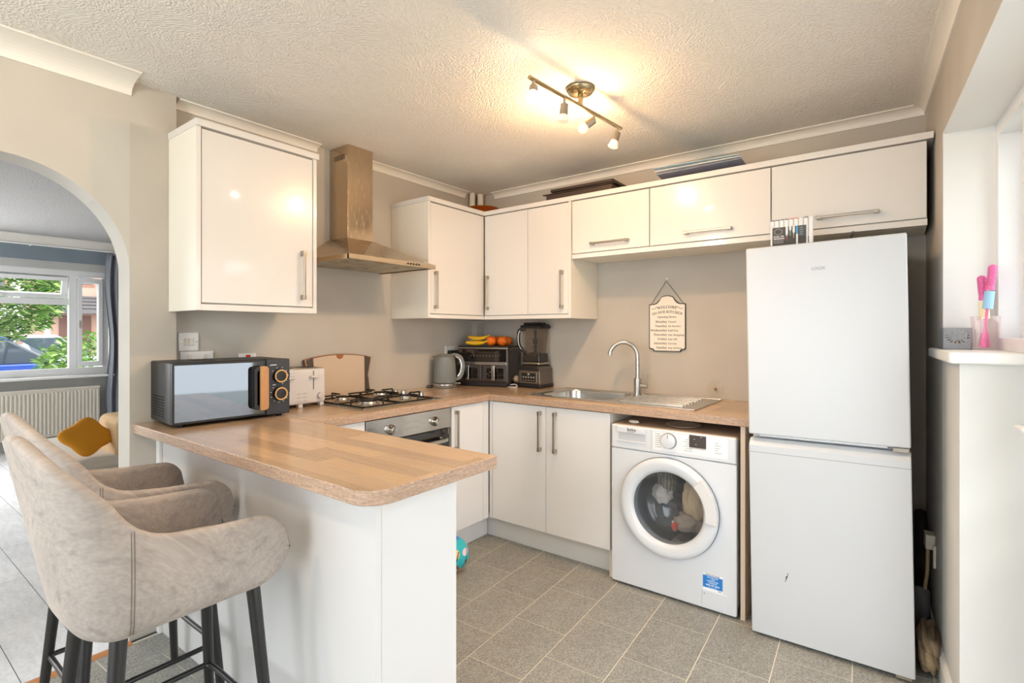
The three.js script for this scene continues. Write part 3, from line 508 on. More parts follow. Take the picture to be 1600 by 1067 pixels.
{ // gas hob
  const h = thing('gas_hob', 'stainless four-burner gas hob with black pan supports', 'hob', [0, 0.91, 0]);
  part('plate', rbox(0.055, 0.552, 0.0, 0.006, 0.945, 1.503, 0.003), M.steel, h);
  part('well', rbox(0.075, 0.532, 0.006, 0.0075, 1.0, 1.485, 0.0007), std(C(196, 176, 150), 0.4, 0.7), h);
  const burners = [[0.42, 1.375, 0.045], [0.18, 1.365, 0.033], [0.18, 1.105, 0.037], [0.415, 1.115, 0.026]];
  for (const [x, z, r] of burners) {
    const b = part('burner', lathe([[0, 0.0], [r * 1.25, 0.0], [r * 1.22, 0.006], [r, 0.008], [r, 0.018], [r * 0.9, 0.019], [0, 0.019]]), M.sinkSteel, h); b.position.set(x, 0.0075, z);
    part('burner_cap', lathe([[0, 0.018], [r * 0.98, 0.018], [r * 1.0, 0.022], [r * 0.92, 0.025], [0, 0.026]]), M.iron, b);
  }
  for (const [z0, z1] of [[1.012, 1.238], [1.246, 1.478]]) {
    const s = [], y = 0.04, r = 0.0042, x0 = 0.085, x1 = 0.525, zm = (z0 + z1) / 2;
    const sq = (pts) => s.push(tube(pts, r, pts.length * 6, 6));
    s.push(rod(V(x0, 0.012, z0), V(x1, 0.012, z0), r), rod(V(x0, 0.012, z1), V(x1, 0.012, z1), r), rod(V(x0, 0.012, z0), V(x0, 0.012, z1), r), rod(V(x1, 0.012, z0), V(x1, 0.012, z1), r), rod(V(0.305, 0.012, z0), V(0.305, 0.012, z1), r));
    const finger = (ax, az, bx, bz) => { s.push(rod(V(ax, 0.009, az), V(ax, y, az), r), rod(V(ax, y, az), V(bx, y, bz), r), new THREE.SphereGeometry(r, 8, 6).translate(ax, y, az), new THREE.SphereGeometry(r, 8, 6).translate(bx, y, bz)); };
    for (const bx of [0.18, 0.418]) { finger(bx, z0, bx, z0 + 0.075); finger(bx, z1, bx, z1 - 0.075); }
    finger(x0, zm, x0 + 0.07, zm); finger(x1, zm, x1 - 0.075, zm); finger(0.305, zm, 0.245, zm); finger(0.305, zm, 0.365, zm);
    part('pan_support', s, M.iron, h);
  }
  for (let k = 0; k < 4; k++) { const kn = part('knob', lathe([[0, 0], [0.019, 0], [0.018, 0.004], [0.0165, 0.006], [0.015, 0.022], [0.013, 0.024], [0, 0.024]], 24), M.steel, h); kn.position.set(0.16 + k * 0.075, 0.006, 0.972); part('skirt', cylY(0.021, 0.02, 0.003, 0, 0, 0), M.black, kn); }
  part('igniter', cylY(0.006, 0.006, 0.006, 0.45, 0.006, 0.972, 12), std(C(190, 40, 30), 0.4), h);
}
{ // built-under oven
  const o = thing('oven', 'built-in stainless oven with two control knobs under the hob', 'oven');
  part('body', rbox(0.04, 0.575, 0.142, 0.868, 0.945, 1.522, 0.002), M.steelDark, o);
  const cp = part('control_panel', rbox(0.576, 0.598, 0.757, 0.866, 0.942, 1.523, 0.002), M.steel, o);
  for (const z of [1.372, 1.068]) { const k = part('knob', lathe([[0, 0], [0.026, 0], [0.026, 0.006], [0.021, 0.008], [0.0195, 0.028], [0.017, 0.03], [0, 0.03]], 28).rotateZ(-Math.PI / 2), M.steel, o); k.position.set(0.598, 0.805, z); part('pointer', rbox(0.03, 0.0315, 0.004, 0.018, -0.0015, 0.0015, 0.0006), M.black, k); }
  const d = part('door', rbox(0.577, 0.596, 0.16, 0.752, 0.946, 1.519, 0.002), M.blackGloss, o);
  part('door_frame', [rbox(0.579, 0.5985, 0.72, 0.752, 0.946, 0.962, 0.001), rbox(0.579, 0.5985, 0.16, 0.752, 0.945, 0.953, 0.001)], M.steelDark, d);
  part('handle', [tube([[0.598, 0.695, 1.47], [0.63, 0.697, 1.455], [0.638, 0.697, 1.36], [0.64, 0.697, 1.23], [0.638, 0.697, 1.1], [0.63, 0.697, 1.01], [0.598, 0.695, 0.995]], 0.011, 50, 10)], M.sinkSteel, d);
}
{ // microwave, turned a little
  const m = thing('microwave', 'black microwave with mirrored door and wood-effect handle', 'microwave', [0.356, 0.91, 2.0165], Math.PI / 2 - 0.072);
  // local: front is +z, x runs to the right as seen from the front
  const w = 0.237, D = 0.297;
  part('body', rbox(-w, w, 0.012, 0.262, -D, -0.018, 0.006), M.black, m);
  const dr = part('door', [rbox(-w, 0.128, 0.014, 0.26, -0.017, 0.0, 0.003)], M.black, m);
  part('mirror_glass', rbox(-w + 0.008, 0.122, 0.024, 0.252, 0.0002, 0.0012, 0.0005), std(C(104, 108, 112), 0.03, 1), dr);
  const hd = part('handle_frame', T(ext((() => { const s = rrect(0.064, 0.118, 0.045, 0.232, 0.016); const h = new THREE.Path(); h.setFromPoints(rrect(0.078, 0.104, 0.062, 0.215, 0.008).getPoints(6)); s.holes.push(h); return s; })(), 0.034, 0.002), 0, 0, 0.001), M.black, dr);
  const oakH = woodTex([186, 138, 88], 77, 256, 256, false); oakH.repeat.set(4, 4); oakH.rotation = Math.PI / 2;
  part('handle_grip', muv(T(ext((() => { const s = rrect(0.088, 0.124, 0.042, 0.235, [0.004, 0.016, 0.016, 0.004]); return s; })(), 0.014, 0.003, 3), 0, 0, 0.03)), std(0xffffff, 0.45, 0, { map: oakH }), dr);
  const cp = part('control_panel', rbox(0.131, w, 0.012, 0.262, -0.017, 0.001, 0.004), std(C(48, 51, 56), 0.5), m);
  const ring = std(C(214, 168, 108), 0.4);
  for (const y of [0.185, 0.105]) {
    const k = part('dial', lathe([[0, 0], [0.0315, 0], [0.031, 0.014], [0.028, 0.017], [0, 0.017]], 36).rotateX(Math.PI / 2), M.black, m); k.position.set(0.19, y, 0.001);
    part('dial_ring', T(new THREE.TorusGeometry(0.0265, 0.0035, 10, 40), 0, 0, 0.017), ring, k);
  }
  part('printed_marks', [box(0.145, 0.152, 0.2335, 0.2355, 0.0008, 0.0014), box(0.15, 0.154, 0.2355, 0.238, 0.0008, 0.0014), box(0.155, 0.176, 0.2345, 0.2375, 0.0008, 0.0014), box(0.158, 0.172, 0.144, 0.147, 0.0008, 0.0014), ...[...Array(7)].map((_, i) => { const a = 2.5 - i * 0.62; return box(0.19 + 0.039 * Math.cos(a) - 0.0013, 0.19 + 0.039 * Math.cos(a) + 0.0013, 0.185 + 0.039 * Math.sin(a) - 0.0018, 0.185 + 0.039 * Math.sin(a) + 0.0018, 0.0008, 0.0014); }), ...[...Array(7)].map((_, i) => { const a = 2.4 + i * 0.55; return box(0.19 + 0.04 * Math.cos(a) - 0.0016, 0.19 + 0.04 * Math.cos(a) + 0.0016, 0.105 + 0.04 * Math.sin(a) - 0.0018, 0.105 + 0.04 * Math.sin(a) + 0.0018, 0.0008, 0.0014); })], M.paintWhite, m);
  const slots = []; for (let j = 0; j < 8; j++) for (let i = 0; i < 6; i++) slots.push(rbox(-w - 0.0008, -w + 0.002, 0.035 + j * 0.0115, 0.041 + j * 0.0115, -0.25 + i * 0.026, -0.23 + i * 0.026, 0.0008, 1)); part('vent_slots', slots, std(C(8, 8, 8), 0.9), m);
  const ts = []; for (let i = 0; i < 3; i++) ts.push(box(-0.12 + i * 0.03, -0.1 + i * 0.03, 0.2615, 0.2624, -0.22, -0.1)); part('top_vents', ts, std(C(10, 10, 10), 0.9), m);
  for (const [x, z] of [[-0.2, -0.03], [0.2, -0.03], [-0.2, -0.25], [0.2, -0.25]]) part('foot', cylY(0.012, 0.014, 0.013, x, 0, z, 16), M.black, m);
}
{ // toaster
  const grey = std(C(214, 210, 208), 0.42); const t = thing('toaster', 'pale grey four-slice toaster with two levers', 'toaster', [0.22, 0.91, 1.628], Math.PI / 2);
  part('body', rbox(-0.137, 0.137, 0.018, 0.196, -0.19, 0, 0.014, 4), grey, t);
  part('top_plate', rbox(-0.128, 0.128, 0.192, 0.2, -0.182, -0.008, 0.004), M.steel, t);
  for (const x of [-0.066, 0.066]) {
    for (const z of [-0.125, -0.065]) part('slot', rbox(x - 0.055, x + 0.055, 0.1985, 0.2008, z - 0.013, z + 0.013, 0.001), M.shadowGap, t);
    part('lever_track', rbox(x - 0.002 + 0.0, x + 0.002, 0.09, 0.185, 0.0, 0.0012, 0.0005), M.black, t);
    part('lever', rbox(x - 0.024, x + 0.024, 0.15, 0.162, 0.001, 0.022, 0.005), grey, t);
    const k = part('dial', lathe([[0, 0], [0.0165, 0], [0.016, 0.012], [0.014, 0.014], [0, 0.014]], 28).rotateX(Math.PI / 2), std(C(206, 199, 197), 0.45), t); k.position.set(x * 1.55, 0.055, 0);
  }
  const g = []; for (let j = 0; j < 3; j++) { const y = 0.072 - j * 0.019; g.push(box(-0.035, -0.033, y, y + 0.002, 0, 0.0008), box(0.033, 0.035, y, y + 0.002, 0, 0.0008), box(-0.026, -0.008, y - 0.0025, y - 0.0015, 0, 0.0008), box(-0.026, -0.008, y + 0.0025, y + 0.0035, 0, 0.0008), box(-0.004, 0.006, y, y + 0.001, 0, 0.0008), box(0.009, 0.027, y - 0.0025, y - 0.0015, 0, 0.0008), box(0.009, 0.027, y + 0.0025, y + 0.0035, 0, 0.0008)); }
  part('button_marks', g, std(C(120, 118, 118), 0.6), t);
  for (const [x, z] of [[-0.12, -0.02], [0, -0.02], [0.12, -0.02], [-0.12, -0.17], [0.12, -0.17]]) part('foot', rbox(x - 0.012, x + 0.012, 0, 0.02, z - 0.012, z + 0.012, 0.003), grey, t);
}
{ // kettle
  const gr = std(C(124, 127, 124), 0.42, 0.1); const k = thing('kettle', 'ribbed grey electric kettle beside the hob', 'kettle', [0.112, 0.91, 0.49], 0.64);
  // local: handle to +x, spout to -x
  part('base', lathe([[0, 0], [0.08, 0], [0.082, 0.006], [0.078, 0.014], [0, 0.014]]), gr, k);
  part('base_ring', lathe([[0.074, 0.014], [0.079, 0.016], [0.079, 0.026], [0.074, 0.028]]), M.chrome, k);
  const rows = []; for (let j = 0; j <= 16; j++) { const t = j / 16, y = 0.028 + t * 0.19, r = 0.0775 - 0.012 * t * t, row = []; const rib = (j > 0 && j < 14) ? 0.0018 : 0; for (let i = 0; i < 176; i++) { const a = -i / 176 * 2 * Math.PI, sp = t > 0.8 ? Math.pow(Math.max(0, Math.cos(a - Math.PI)), 14) * (t - 0.8) * 0.11 : 0; const q = r + rib * (i % 4 < 2 ? 1 : -1) * 0.6 + sp; row.push(V(q * Math.cos(a), y, q * Math.sin(a))); } rows.push(row); }
  part('body', flipWinding(loft(rows)), gr, k);
  part('lid', lathe([[0, 0.232], [0.03, 0.231], [0.055, 0.226], [0.063, 0.219], [0.063, 0.217], [0, 0.217]]), gr, k);
  part('spout', T(ext(shapeOf([[0, 0], [0.022, 0.012], [0, 0.04], [-0.01, 0.04], [-0.01, 0]]), 0.03, 0.005, 3).rotateY(Math.PI), -0.06, 0.18, 0.015), gr, k);
  part('handle', tube([[0.045, 0.222, 0], [0.075, 0.225, 0], [0.112, 0.205, 0], [0.128, 0.15, 0], [0.118, 0.09, 0], [0.098, 0.062, 0], [0.07, 0.055, 0]], 0.0115, 60, 12), gr, k);
  part('handle_grip', tube([[0.075, 0.212, 0], [0.1, 0.197, 0], [0.114, 0.15, 0], [0.106, 0.1, 0], [0.09, 0.075, 0]], 0.0095, 40, 10), M.chrome, k);
  part('switch', rbox(0.075, 0.11, 0.024, 0.034, -0.012, 0.012, 0.004), M.chrome, k);
  single('kettle_cable', tube([[0.03, 0.9145, 0.52], [0.04, 0.925, 0.58], [0.05, 0.9145, 0.6], [0.09, 0.9145, 0.585]], 0.0035, 30, 8), M.black, 'black kettle cable lying on the worktop by the wall', 'cable');
}
{ // air fryer
  const body = phys(C(62, 56, 54), { roughness: 0.35, clearcoat: 0.5, clearcoatRoughness: 0.2, metalness: 0.3 }), gl = phys(C(30, 26, 24), { roughness: 0.05, clearcoat: 1 });
  const a = thing('air_fryer', 'dark grey dual-drawer air fryer in the corner', 'air fryer', [0.292, 0.91, 0.305], 0.268);
  const w = 0.197, D = 0.235;
  part('base', rbox(-w + 0.012, w - 0.012, 0.0, 0.03, -D + 0.01, -0.01, 0.008), M.black, a);
  part('body', rbox(-w, w, 0.02, 0.272, -D, -0.004, 0.022, 4), body, a);
  part('top_band', rbox(-w + 0.004, w - 0.004, 0.262, 0.276, -D + 0.004, -0.001, 0.006), M.nickel, a);
  part('lid', rbox(-w + 0.002, w - 0.002, 0.274, 0.284, -D + 0.002, -0.004, 0.005), M.black, a);
  part('display', rbox(-w + 0.012, w - 0.012, 0.175, 0.262, -0.004, 0.0, 0.004), gl, a);
  part('seam_band', rbox(-w + 0.012, w - 0.012, 0.152, 0.173, -0.004, 0.001, 0.003), M.steel, a);
  for (const s of [-1, 1]) {
    const d = part('drawer', rbox(s < 0 ? -w + 0.012 : 0.002, s < 0 ? -0.002 : w - 0.012, 0.04, 0.15, -0.004, 0.008, 0.008, 3), body, a);
    const cx = s < 0 ? -0.098 : 0.098;
    part('window', rbox(cx - 0.06, cx + 0.07, 0.056, 0.132, 0.007, 0.0092, 0.001), gl, d);
    part('handle', [rbox(cx - 0.012, cx + 0.012, 0.05, 0.152, 0.03, 0.038, 0.003), rbox(cx - 0.01, cx + 0.01, 0.136, 0.15, 0.008, 0.031, 0.002)], M.chrome, d);
  }
  const marks = []; for (let i = 0; i < 9; i++) marks.push(box(-0.09 + i * 0.024, -0.083 + i * 0.024, 0.213, 0.218, 0.0, 0.0006)); part('display_marks', marks, std(C(126, 118, 112), 0.5), a);
}
{ // blender
  const dk = std(C(44, 40, 38), 0.35, 0.2), gm = std(C(122, 114, 106), 0.35, 0.8);
  const b = thing('blender', 'jug blender with grey base and smoky tall jug', 'blender', [0.6, 0.91, 0.094], 0);
  part('foot_plate', rbox(-0.098, 0.098, 0.0, 0.03, -0.085, 0.088, 0.01, 3), M.black, b);
  const base = prismZ([[-0.095, 0.02], [0.095, 0.02], [0.088, 0.13], [0.075, 0.15], [-0.075, 0.15], [-0.088, 0.13]], -0.08, 0.08, 0.006); part('base', base, gm, b);
  part('shoulder', prismZ([[-0.089, 0.118], [0.089, 0.118], [0.075, 0.153], [-0.075, 0.153]], -0.078, 0.0835, 0.004), dk, b);
  const cp = part('control_panel', rbox(-0.066, 0.066, 0.035, 0.108, 0.079, 0.0825, 0.006), M.nickel, b); part('screen', rbox(-0.061, 0.061, 0.04, 0.103, 0.0825, 0.0835, 0.0004), M.black, cp);
  const bt = []; for (let i = 0; i < 5; i++) bt.push(rbox(-0.05 + i * 0.022, -0.038 + i * 0.022, 0.068, 0.078, 0.0833, 0.0842, 0.0004, 1), rbox(-0.05 + i * 0.022, -0.038 + i * 0.022, 0.05, 0.053, 0.0833, 0.0842, 0.0004, 1)); bt.push(rbox(-0.008, 0.008, 0.087, 0.099, 0.0833, 0.0842, 0.0004, 1)); part('buttons', bt, std(C(176, 170, 160), 0.4), cp);
  part('collar', rbox(-0.073, 0.073, 0.152, 0.178, -0.062, 0.062, 0.012, 3), M.nickel, b);
  part('jug_foot', prismZ([[-0.072, 0.178], [0.072, 0.178], [0.066, 0.235], [0.03, 0.215], [-0.03, 0.215], [-0.066, 0.235]], -0.058, 0.058, 0.006), phys(C(64, 58, 54), { roughness: 0.15, transmission: 0.4, thickness: 0 }), b);
  const ring = (hw, hd, y, r) => ringPts(-hw, hw, -hd, hd, r).map((p) => V(p[0], y, p[1]));
  const jug = phys(C(226, 216, 206), { roughness: 0.02, transmission: 0.95, ior: 1.35, thickness: 0 });
  part('jug', loft([ring(0.052, 0.048, 0.205, 0.02), ring(0.062, 0.056, 0.24, 0.02), ring(0.076, 0.068, 0.4, 0.024), ring(0.078, 0.07, 0.41, 0.024)].map((r) => r.reverse()), { caps: false }), jug, b);
  part('blade_column', [cylY(0.012, 0.009, 0.2, 0, 0.2, 0, 16), cylY(0.017, 0.017, 0.03, 0, 0.3, 0, 16), rbox(-0.04, 0.04, 0.235, 0.239, -0.008, 0.008, 0.001), rbox(-0.008, 0.008, 0.275, 0.279, -0.04, 0.04, 0.001), rbox(-0.035, 0.035, 0.335, 0.339, -0.008, 0.008, 0.001)], M.black, b);
  part('lid', [rbox(-0.082, 0.082, 0.405, 0.43, -0.072, 0.072, 0.01, 3), rbox(-0.07, 0.06, 0.428, 0.448, -0.05, 0.05, 0.009, 3), rbox(0.06, 0.105, 0.42, 0.437, -0.02, 0.02, 0.006)], M.black, b);
  part('handle', [tube([[-0.07, 0.405, 0.02], [-0.108, 0.395, 0.035], [-0.118, 0.36, 0.038], [-0.116, 0.3, 0.038], [-0.098, 0.265, 0.03], [-0.064, 0.235, 0.02]], 0.0125, 50, 10)], dk, b);
  part('handle_trim', [tube([[-0.102, 0.392, 0.042], [-0.111, 0.36, 0.049], [-0.109, 0.3, 0.049], [-0.092, 0.262, 0.041]], 0.006, 40, 8)], M.nickel, b);
  const gm2 = []; for (let i = 0; i < 12; i++) gm2.push(box(-0.05, -0.035 - (i % 3 ? 0.006 : 0), 0.26 + i * 0.0105, 0.2612 + i * 0.0105, 0.0655 + i * 0.0004, 0.0663 + i * 0.0004)); part('scale_marks', gm2, M.paintWhite, b);
}
{ // washing machine
  const w = thing('washing_machine', 'white front-loading washing machine full of laundry', 'washing machine');
  const x0 = 1.438, x1 = 2.05, z1 = 0.618, cx = 1.738, cy = 0.445;
  const front = rrect(x0, x1, 0.012, 0.697, 0.008); const hole = new THREE.Path(); hole.absarc(cx, cy, 0.19, 0, Math.PI * 2, true); front.holes.push(hole);
  part('front_panel', T(ext(front, 0.02, 0.004, 3, 48), 0, 0, z1 - 0.02), M.white, w);
  part('cabinet', [box(x0 + 0.003, x0 + 0.018, 0.025, 0.80, 0.1, z1 - 0.02), box(x1 - 0.018, x1 - 0.003, 0.025, 0.80, 0.1, z1 - 0.02), box(x0 + 0.003, x1 - 0.003, 0.025, 0.04, 0.1, z1 - 0.02), box(x0 + 0.003, x1 - 0.003, 0.025, 0.8, 0.09, 0.105)], M.white, w);
  part('top', rbox(x0 + 0.002, x1 - 0.002, 0.8, 0.82, 0.09, z1 - 0.01, 0.006), std(C(186, 162, 140), 0.8), w);
  for (let k = 0; k < 4; k++) part('side_emboss', rbox(x1 - 0.0055, x1 + 0.001, 0.08 + k * 0.17, 0.21 + k * 0.17, 0.2, 0.52, 0.004), std(C(205, 202, 198), 0.5), w);
  const cp = part('control_panel', rbox(x0 + 0.001, x1 - 0.001, 0.699, 0.818, z1 - 0.05, z1 + 0.004, 0.008, 3), M.white, w);
  const zz = z1 + 0.004;
  const dw = part('detergent_drawer', rbox(1.474, 1.628, 0.783, 0.812, zz - 0.002, zz + 0.012, 0.004), M.white, cp);
  part('drawer_recess', rbox(1.478, 1.624, 0.742, 0.784, zz - 0.001, zz + 0.0006, 0.001), std(C(206, 206, 207), 0.5), cp);
  part('drawer_lip', rbox(1.474, 1.628, 0.736, 0.743, zz - 0.002, zz + 0.006, 0.002), M.white, cp);
  part('panel_seam', [box(1.652, 1.6532, 0.7, 0.817, zz - 0.0002, zz + 0.0002)], std(C(168, 168, 170), 0.6), cp);
  const logo = text('beko', 0.0145, fontBold); part('logo', [T(logo, 1.53, 0.7945, zz + 0.012), box(1.53, 1.572, 0.7895, 0.791, zz + 0.012, zz + 0.0124)], std(C(40, 42, 46), 0.5), dw);
  const dial = part('dial', lathe([[0, 0], [0.036, 0], [0.035, 0.016], [0.031, 0.02], [0, 0.021]], 40).rotateX(Math.PI / 2), M.white, cp); dial.position.set(1.742, 0.768, zz); part('pointer', rbox(-0.001, 0.001, 0.015, 0.033, 0.0195, 0.0215, 0.0004), std(C(90, 90, 94), 0.5), dial);
  part('dial_ring', lathe([[0.036, 0], [0.0385, 0], [0.0385, 0.002], [0.036, 0.002]], 40).rotateX(Math.PI / 2), std(C(130, 132, 136), 0.3, 0.6), cp).position.set(1.742, 0.768, zz);
  const printW = canvasTex(1024, 256, (g, W, Hh) => { g.fillStyle = '#f0f1f2'; g.fillRect(0, 0, W, Hh); g.fillStyle = '#8a8a8c'; for (let i = 0; i < 7; i++) { const dash = (x, y, w) => { for (let q = 0; q < w; q += 9) g.fillRect(x + q, y, 6, 9); }; dash(30, 28 + i * 30, 70 + (i * 37) % 50); dash(560 - 60 - (i * 29) % 60, 28 + i * 30, 60 + (i * 29) % 60); if (i < 5) dash(860, 60 + i * 32, 40 + (i * 41) % 60); } });
  { const g = new THREE.PlaneGeometry(0.35, 0.09); part('programme_print', T(g, 1.838, 0.762, zz + 0.0006), std(0xffffff, 0.35, 0, { map: printW }), cp); }
  part('screen', rbox(1.84, 1.918, 0.752, 0.81, zz - 0.001, zz + 0.0022, 0.001), std(C(72, 64, 60), 0.25), cp); part('screen_keys', [rbox(1.842, 1.916, 0.746, 0.752, zz, zz + 0.002, 0.0008), ...[[1.862, 0.79], [1.893, 0.802], [1.87, 0.765]].map(([a, b]) => box(a, a + 0.004, b, b + 0.004, zz + 0.002, zz + 0.0026))], std(C(196, 188, 180), 0.4), cp);
  // door
  const dz = z1;
  const ringP = [[0.172, 0.014], [0.178, 0.026], [0.19, 0.034], [0.215, 0.038], [0.232, 0.034], [0.24, 0.022], [0.241, 0.002], [0.18, 0.002], [0.172, 0.014]];
  const door = part('door', lathe(ringP, 72).rotateX(Math.PI / 2), M.white, w); door.position.set(cx, cy, dz);
  part('trim_ring', T(new THREE.TorusGeometry(0.2405, 0.0022, 8, 90), 0, 0, 0.012), std(C(112, 120, 130), 0.3, 0.7), door);
  part('door_handle', [(() => { const s = new THREE.Shape(); s.absarc(0, 0, 0.241, -0.12, 0.78, false); s.absarc(0, 0, 0.188, 0.78, -0.12, true); return T(ext(s, 0.02, 0.003, 2, 20), 0, 0, 0.03); })()], std(C(224, 222, 220), 0.35), door);
  part('glass_bowl', lathe([[0.172, 0.012], [0.166, -0.005], [0.15, -0.045], [0.12, -0.085], [0.06, -0.105], [0, -0.11]], 64).rotateX(Math.PI / 2), phys(C(236, 240, 244), { roughness: 0.02, transmission: 0.93, ior: 1.5, thickness: 0 }), door);
  part('seal', lathe([[0.19, -0.004], [0.176, -0.01], [0.172, -0.03], [0.182, -0.05]], 64).rotateX(Math.PI / 2), std(C(120, 124, 130), 0.5), w).position.set(cx, cy, dz);
  part('drum', lathe([[0.19, 0.0], [0.2, -0.06], [0.24, -0.08], [0.24, -0.36], [0.0, -0.37]], 64).rotateX(Math.PI / 2), std(C(150, 148, 146), 0.35, 0.6, { side: THREE.DoubleSide }), w).position.set(cx, cy, dz - 0.02);
  for (let k = 0; k < 3; k++) { const a = k * 2.094 + 0.5; part('drum_paddle', rod(V(cx + 0.215 * Math.cos(a), cy + 0.215 * Math.sin(a), dz - 0.12), V(cx + 0.215 * Math.cos(a), cy + 0.215 * Math.sin(a), dz - 0.36), 0.025), std(C(150, 150, 150), 0.4), w); }
  // filter flap and sticker
  const fl = part('filter_flap', rbox(1.897, 2.012, 0.028, 0.098, z1 - 0.001, z1 + 0.003, 0.003), M.white, w); part('flap_catch', cylZ(0.003, z1 + 0.003, z1 + 0.004, 1.909, 0.082, 10), std(C(150, 150, 152), 0.5), fl);
  const st = canvasTex(256, 224, (g) => { g.fillStyle = '#f4f4f4'; g.fillRect(0, 0, 256, 224); g.fillStyle = '#2480d0'; g.fillRect(0, 28, 256, 160); g.fillStyle = '#35506a'; g.font = 'bold 25px sans-serif'; g.textAlign = 'center'; g.fillText('REGISTER NOW', 128, 23); g.fillStyle = '#fff'; g.font = 'bold 19px sans-serif'; g.fillText('FOR YOUR FREE', 128, 54); g.fillText('2 YEAR', 128, 78); g.fillText('MANUFACTURER', 128, 102); g.fillText('GUARANTEE', 128, 126); g.font = 'bold 27px sans-serif'; g.fillText('0800 597 8643', 128, 158); g.font = '13px sans-serif'; g.fillText('beko.co.uk/register', 128, 178); g.fillStyle = '#2a3a4a'; g.font = 'bold 20px sans-serif'; g.fillText('beko', 218, 210); });
  part('sticker', T(new THREE.PlaneGeometry(0.088, 0.078), 1.946, 0.138, z1 + 0.0006), std(0xffffff, 0.4, 0, { map: st }), w);
  for (const x of [x0 + 0.05, x1 - 0.05]) for (const z of [0.14, z1 - 0.06]) part('foot', cylY(0.02, 0.018, 0.026, x, 0, z, 16), M.black, w);
  // laundry seen through the glass: each piece its own crumpled cloth
  const cloth = (label, color, [x, y, z], [sx, sy, sz], sd, map) => {
    const g = new THREE.SphereGeometry(1, 48, 32), p = g.attributes.position, v = V();
    for (let i = 0; i < p.count; i++) { v.fromBufferAttribute(p, i); const n = 0.26 * N3.noise(v.x * 2 + sd, v.y * 2, v.z * 2) + 0.16 * Math.abs(N3.noise(v.x * 4.5, v.y * 4.5 + sd, v.z * 4.5)) + 0.05 * N3.noise(v.x * 10, v.y * 10, v.z * 10 + sd); v.multiplyScalar(1 + n); p.setXYZ(i, v.x * sx, v.y * sy, v.z * sz); }
    g.computeVertexNormals(); const m = single('laundry_cloth', g, std(color, 0.95, 0, map ? { map } : {}), label, 'laundry', 'laundry in the drum'); m.position.set(x, y, z);
  };
  const check = canvasTex(128, 128, (g) => { g.fillStyle = '#b5ada2'; g.fillRect(0, 0, 128, 128); g.strokeStyle = '#6f6a64'; g.lineWidth = 3; for (let i = 0; i < 16; i++) { g.beginPath(); g.moveTo(i * 8, 0); g.lineTo(i * 8, 128); g.stroke(); } });
  cloth('big cream towel on the right inside the washing machine', C(226, 196, 158), [cx + 0.085, cy + 0.01, 0.455], [0.068, 0.1, 0.05], 3);
  cloth('taupe cloth at the bottom right inside the washing machine', C(176, 156, 138), [cx + 0.045, cy - 0.105, 0.468], [0.085, 0.046, 0.045], 8);
  cloth('black cloth in the middle inside the washing machine', C(34, 34, 38), [cx + 0.0, cy - 0.03, 0.41], [0.1, 0.085, 0.05], 12);
  cloth('striped grey cloth at the upper left inside the washing machine', C(214, 208, 200), [cx - 0.07, cy + 0.075, 0.45], [0.045, 0.075, 0.045], 21, check);
  cloth('off-white sock bundle at the left inside the washing machine', C(206, 196, 184), [cx - 0.085, cy + 0.015, 0.47], [0.05, 0.048, 0.04], 17);
  cloth('charcoal knit at the lower left inside the washing machine', C(64, 64, 68), [cx - 0.06, cy - 0.085, 0.47], [0.07, 0.06, 0.04], 30);
  cloth('small red scrap at the bottom inside the washing machine', C(214, 62, 36), [cx - 0.005, cy - 0.125, 0.518], [0.014, 0.02, 0.015], 2);
}
{ // fridge freezer, leaning a touch
  const f = thing('fridge_freezer', 'tall white two-door fridge freezer right of the washing machine', 'fridge', [2.405, 0.0, 0.37]); f.rotation.z = 0.0155;
  const w = 0.278, zf = 0.31;
  part('body', rbox(-w + 0.004, w - 0.004, 0.03, 1.65, -0.32, 0.245, 0.006), std(C(206, 208, 211), 0.4), f);
  part('top_door', rbox(-w, w, 0.862, 1.66, 0.252, zf, 0.007, 3), M.fridgeWhite, f);
  const ld = part('bottom_door', prismX([[0.252, 0.018], [zf, 0.018], [zf, 0.815], [zf - 0.012, 0.83], [zf - 0.03, 0.842], [0.252, 0.842]].map(([z, y]) => [z, y]), -w, w, 0.004), M.fridgeWhite, f);
  part('door_grip', [rbox(-w + 0.04, w - 0.07, 0.853, 0.866, 0.27, zf - 0.012, 0.003)], std(C(214, 216, 219), 0.4), f);
  part('hinge', [rbox(w - 0.055, w - 0.005, 0.844, 0.86, 0.27, zf - 0.006, 0.002), rbox(w - 0.06, w - 0.01, 0.004, 0.018, 0.26, zf - 0.004, 0.002)], std(C(170, 160, 148), 0.4, 0.7), f);
  part('grip_line', rbox(-w, w, 0.785, 0.788, zf - 0.001, zf + 0.0004, 0.0003), std(C(160, 162, 165), 0.5), ld);
  const lg = text('LOGIK', 0.0125); part('logo', T(lg, -0.032, 1.546, zf), std(C(120, 122, 126), 0.4, 0.3), f.children.find((c) => c.name === 'top_door'));
  part('scratch', [prismZ([[-0.137, 0.298], [-0.134, 0.298], [-0.135, 0.288], [-0.139, 0.275], [-0.148, 0.255], [-0.143, 0.276], [-0.144, 0.282], [-0.137, 0.288]], zf, zf + 0.0005)], std(C(70, 66, 62), 0.7), ld);
  for (const [x, z] of [[-0.24, 0.2], [0.24, 0.2], [-0.24, -0.28], [0.24, -0.28]]) part('foot', cylY(0.018, 0.018, 0.03, x, 0.002, z, 14), M.black, f);
  part('hinge_cover', rbox(w - 0.1, w - 0.02, 1.65, 1.668, 0.17, 0.24, 0.004), M.fridgeWhite, f);
}

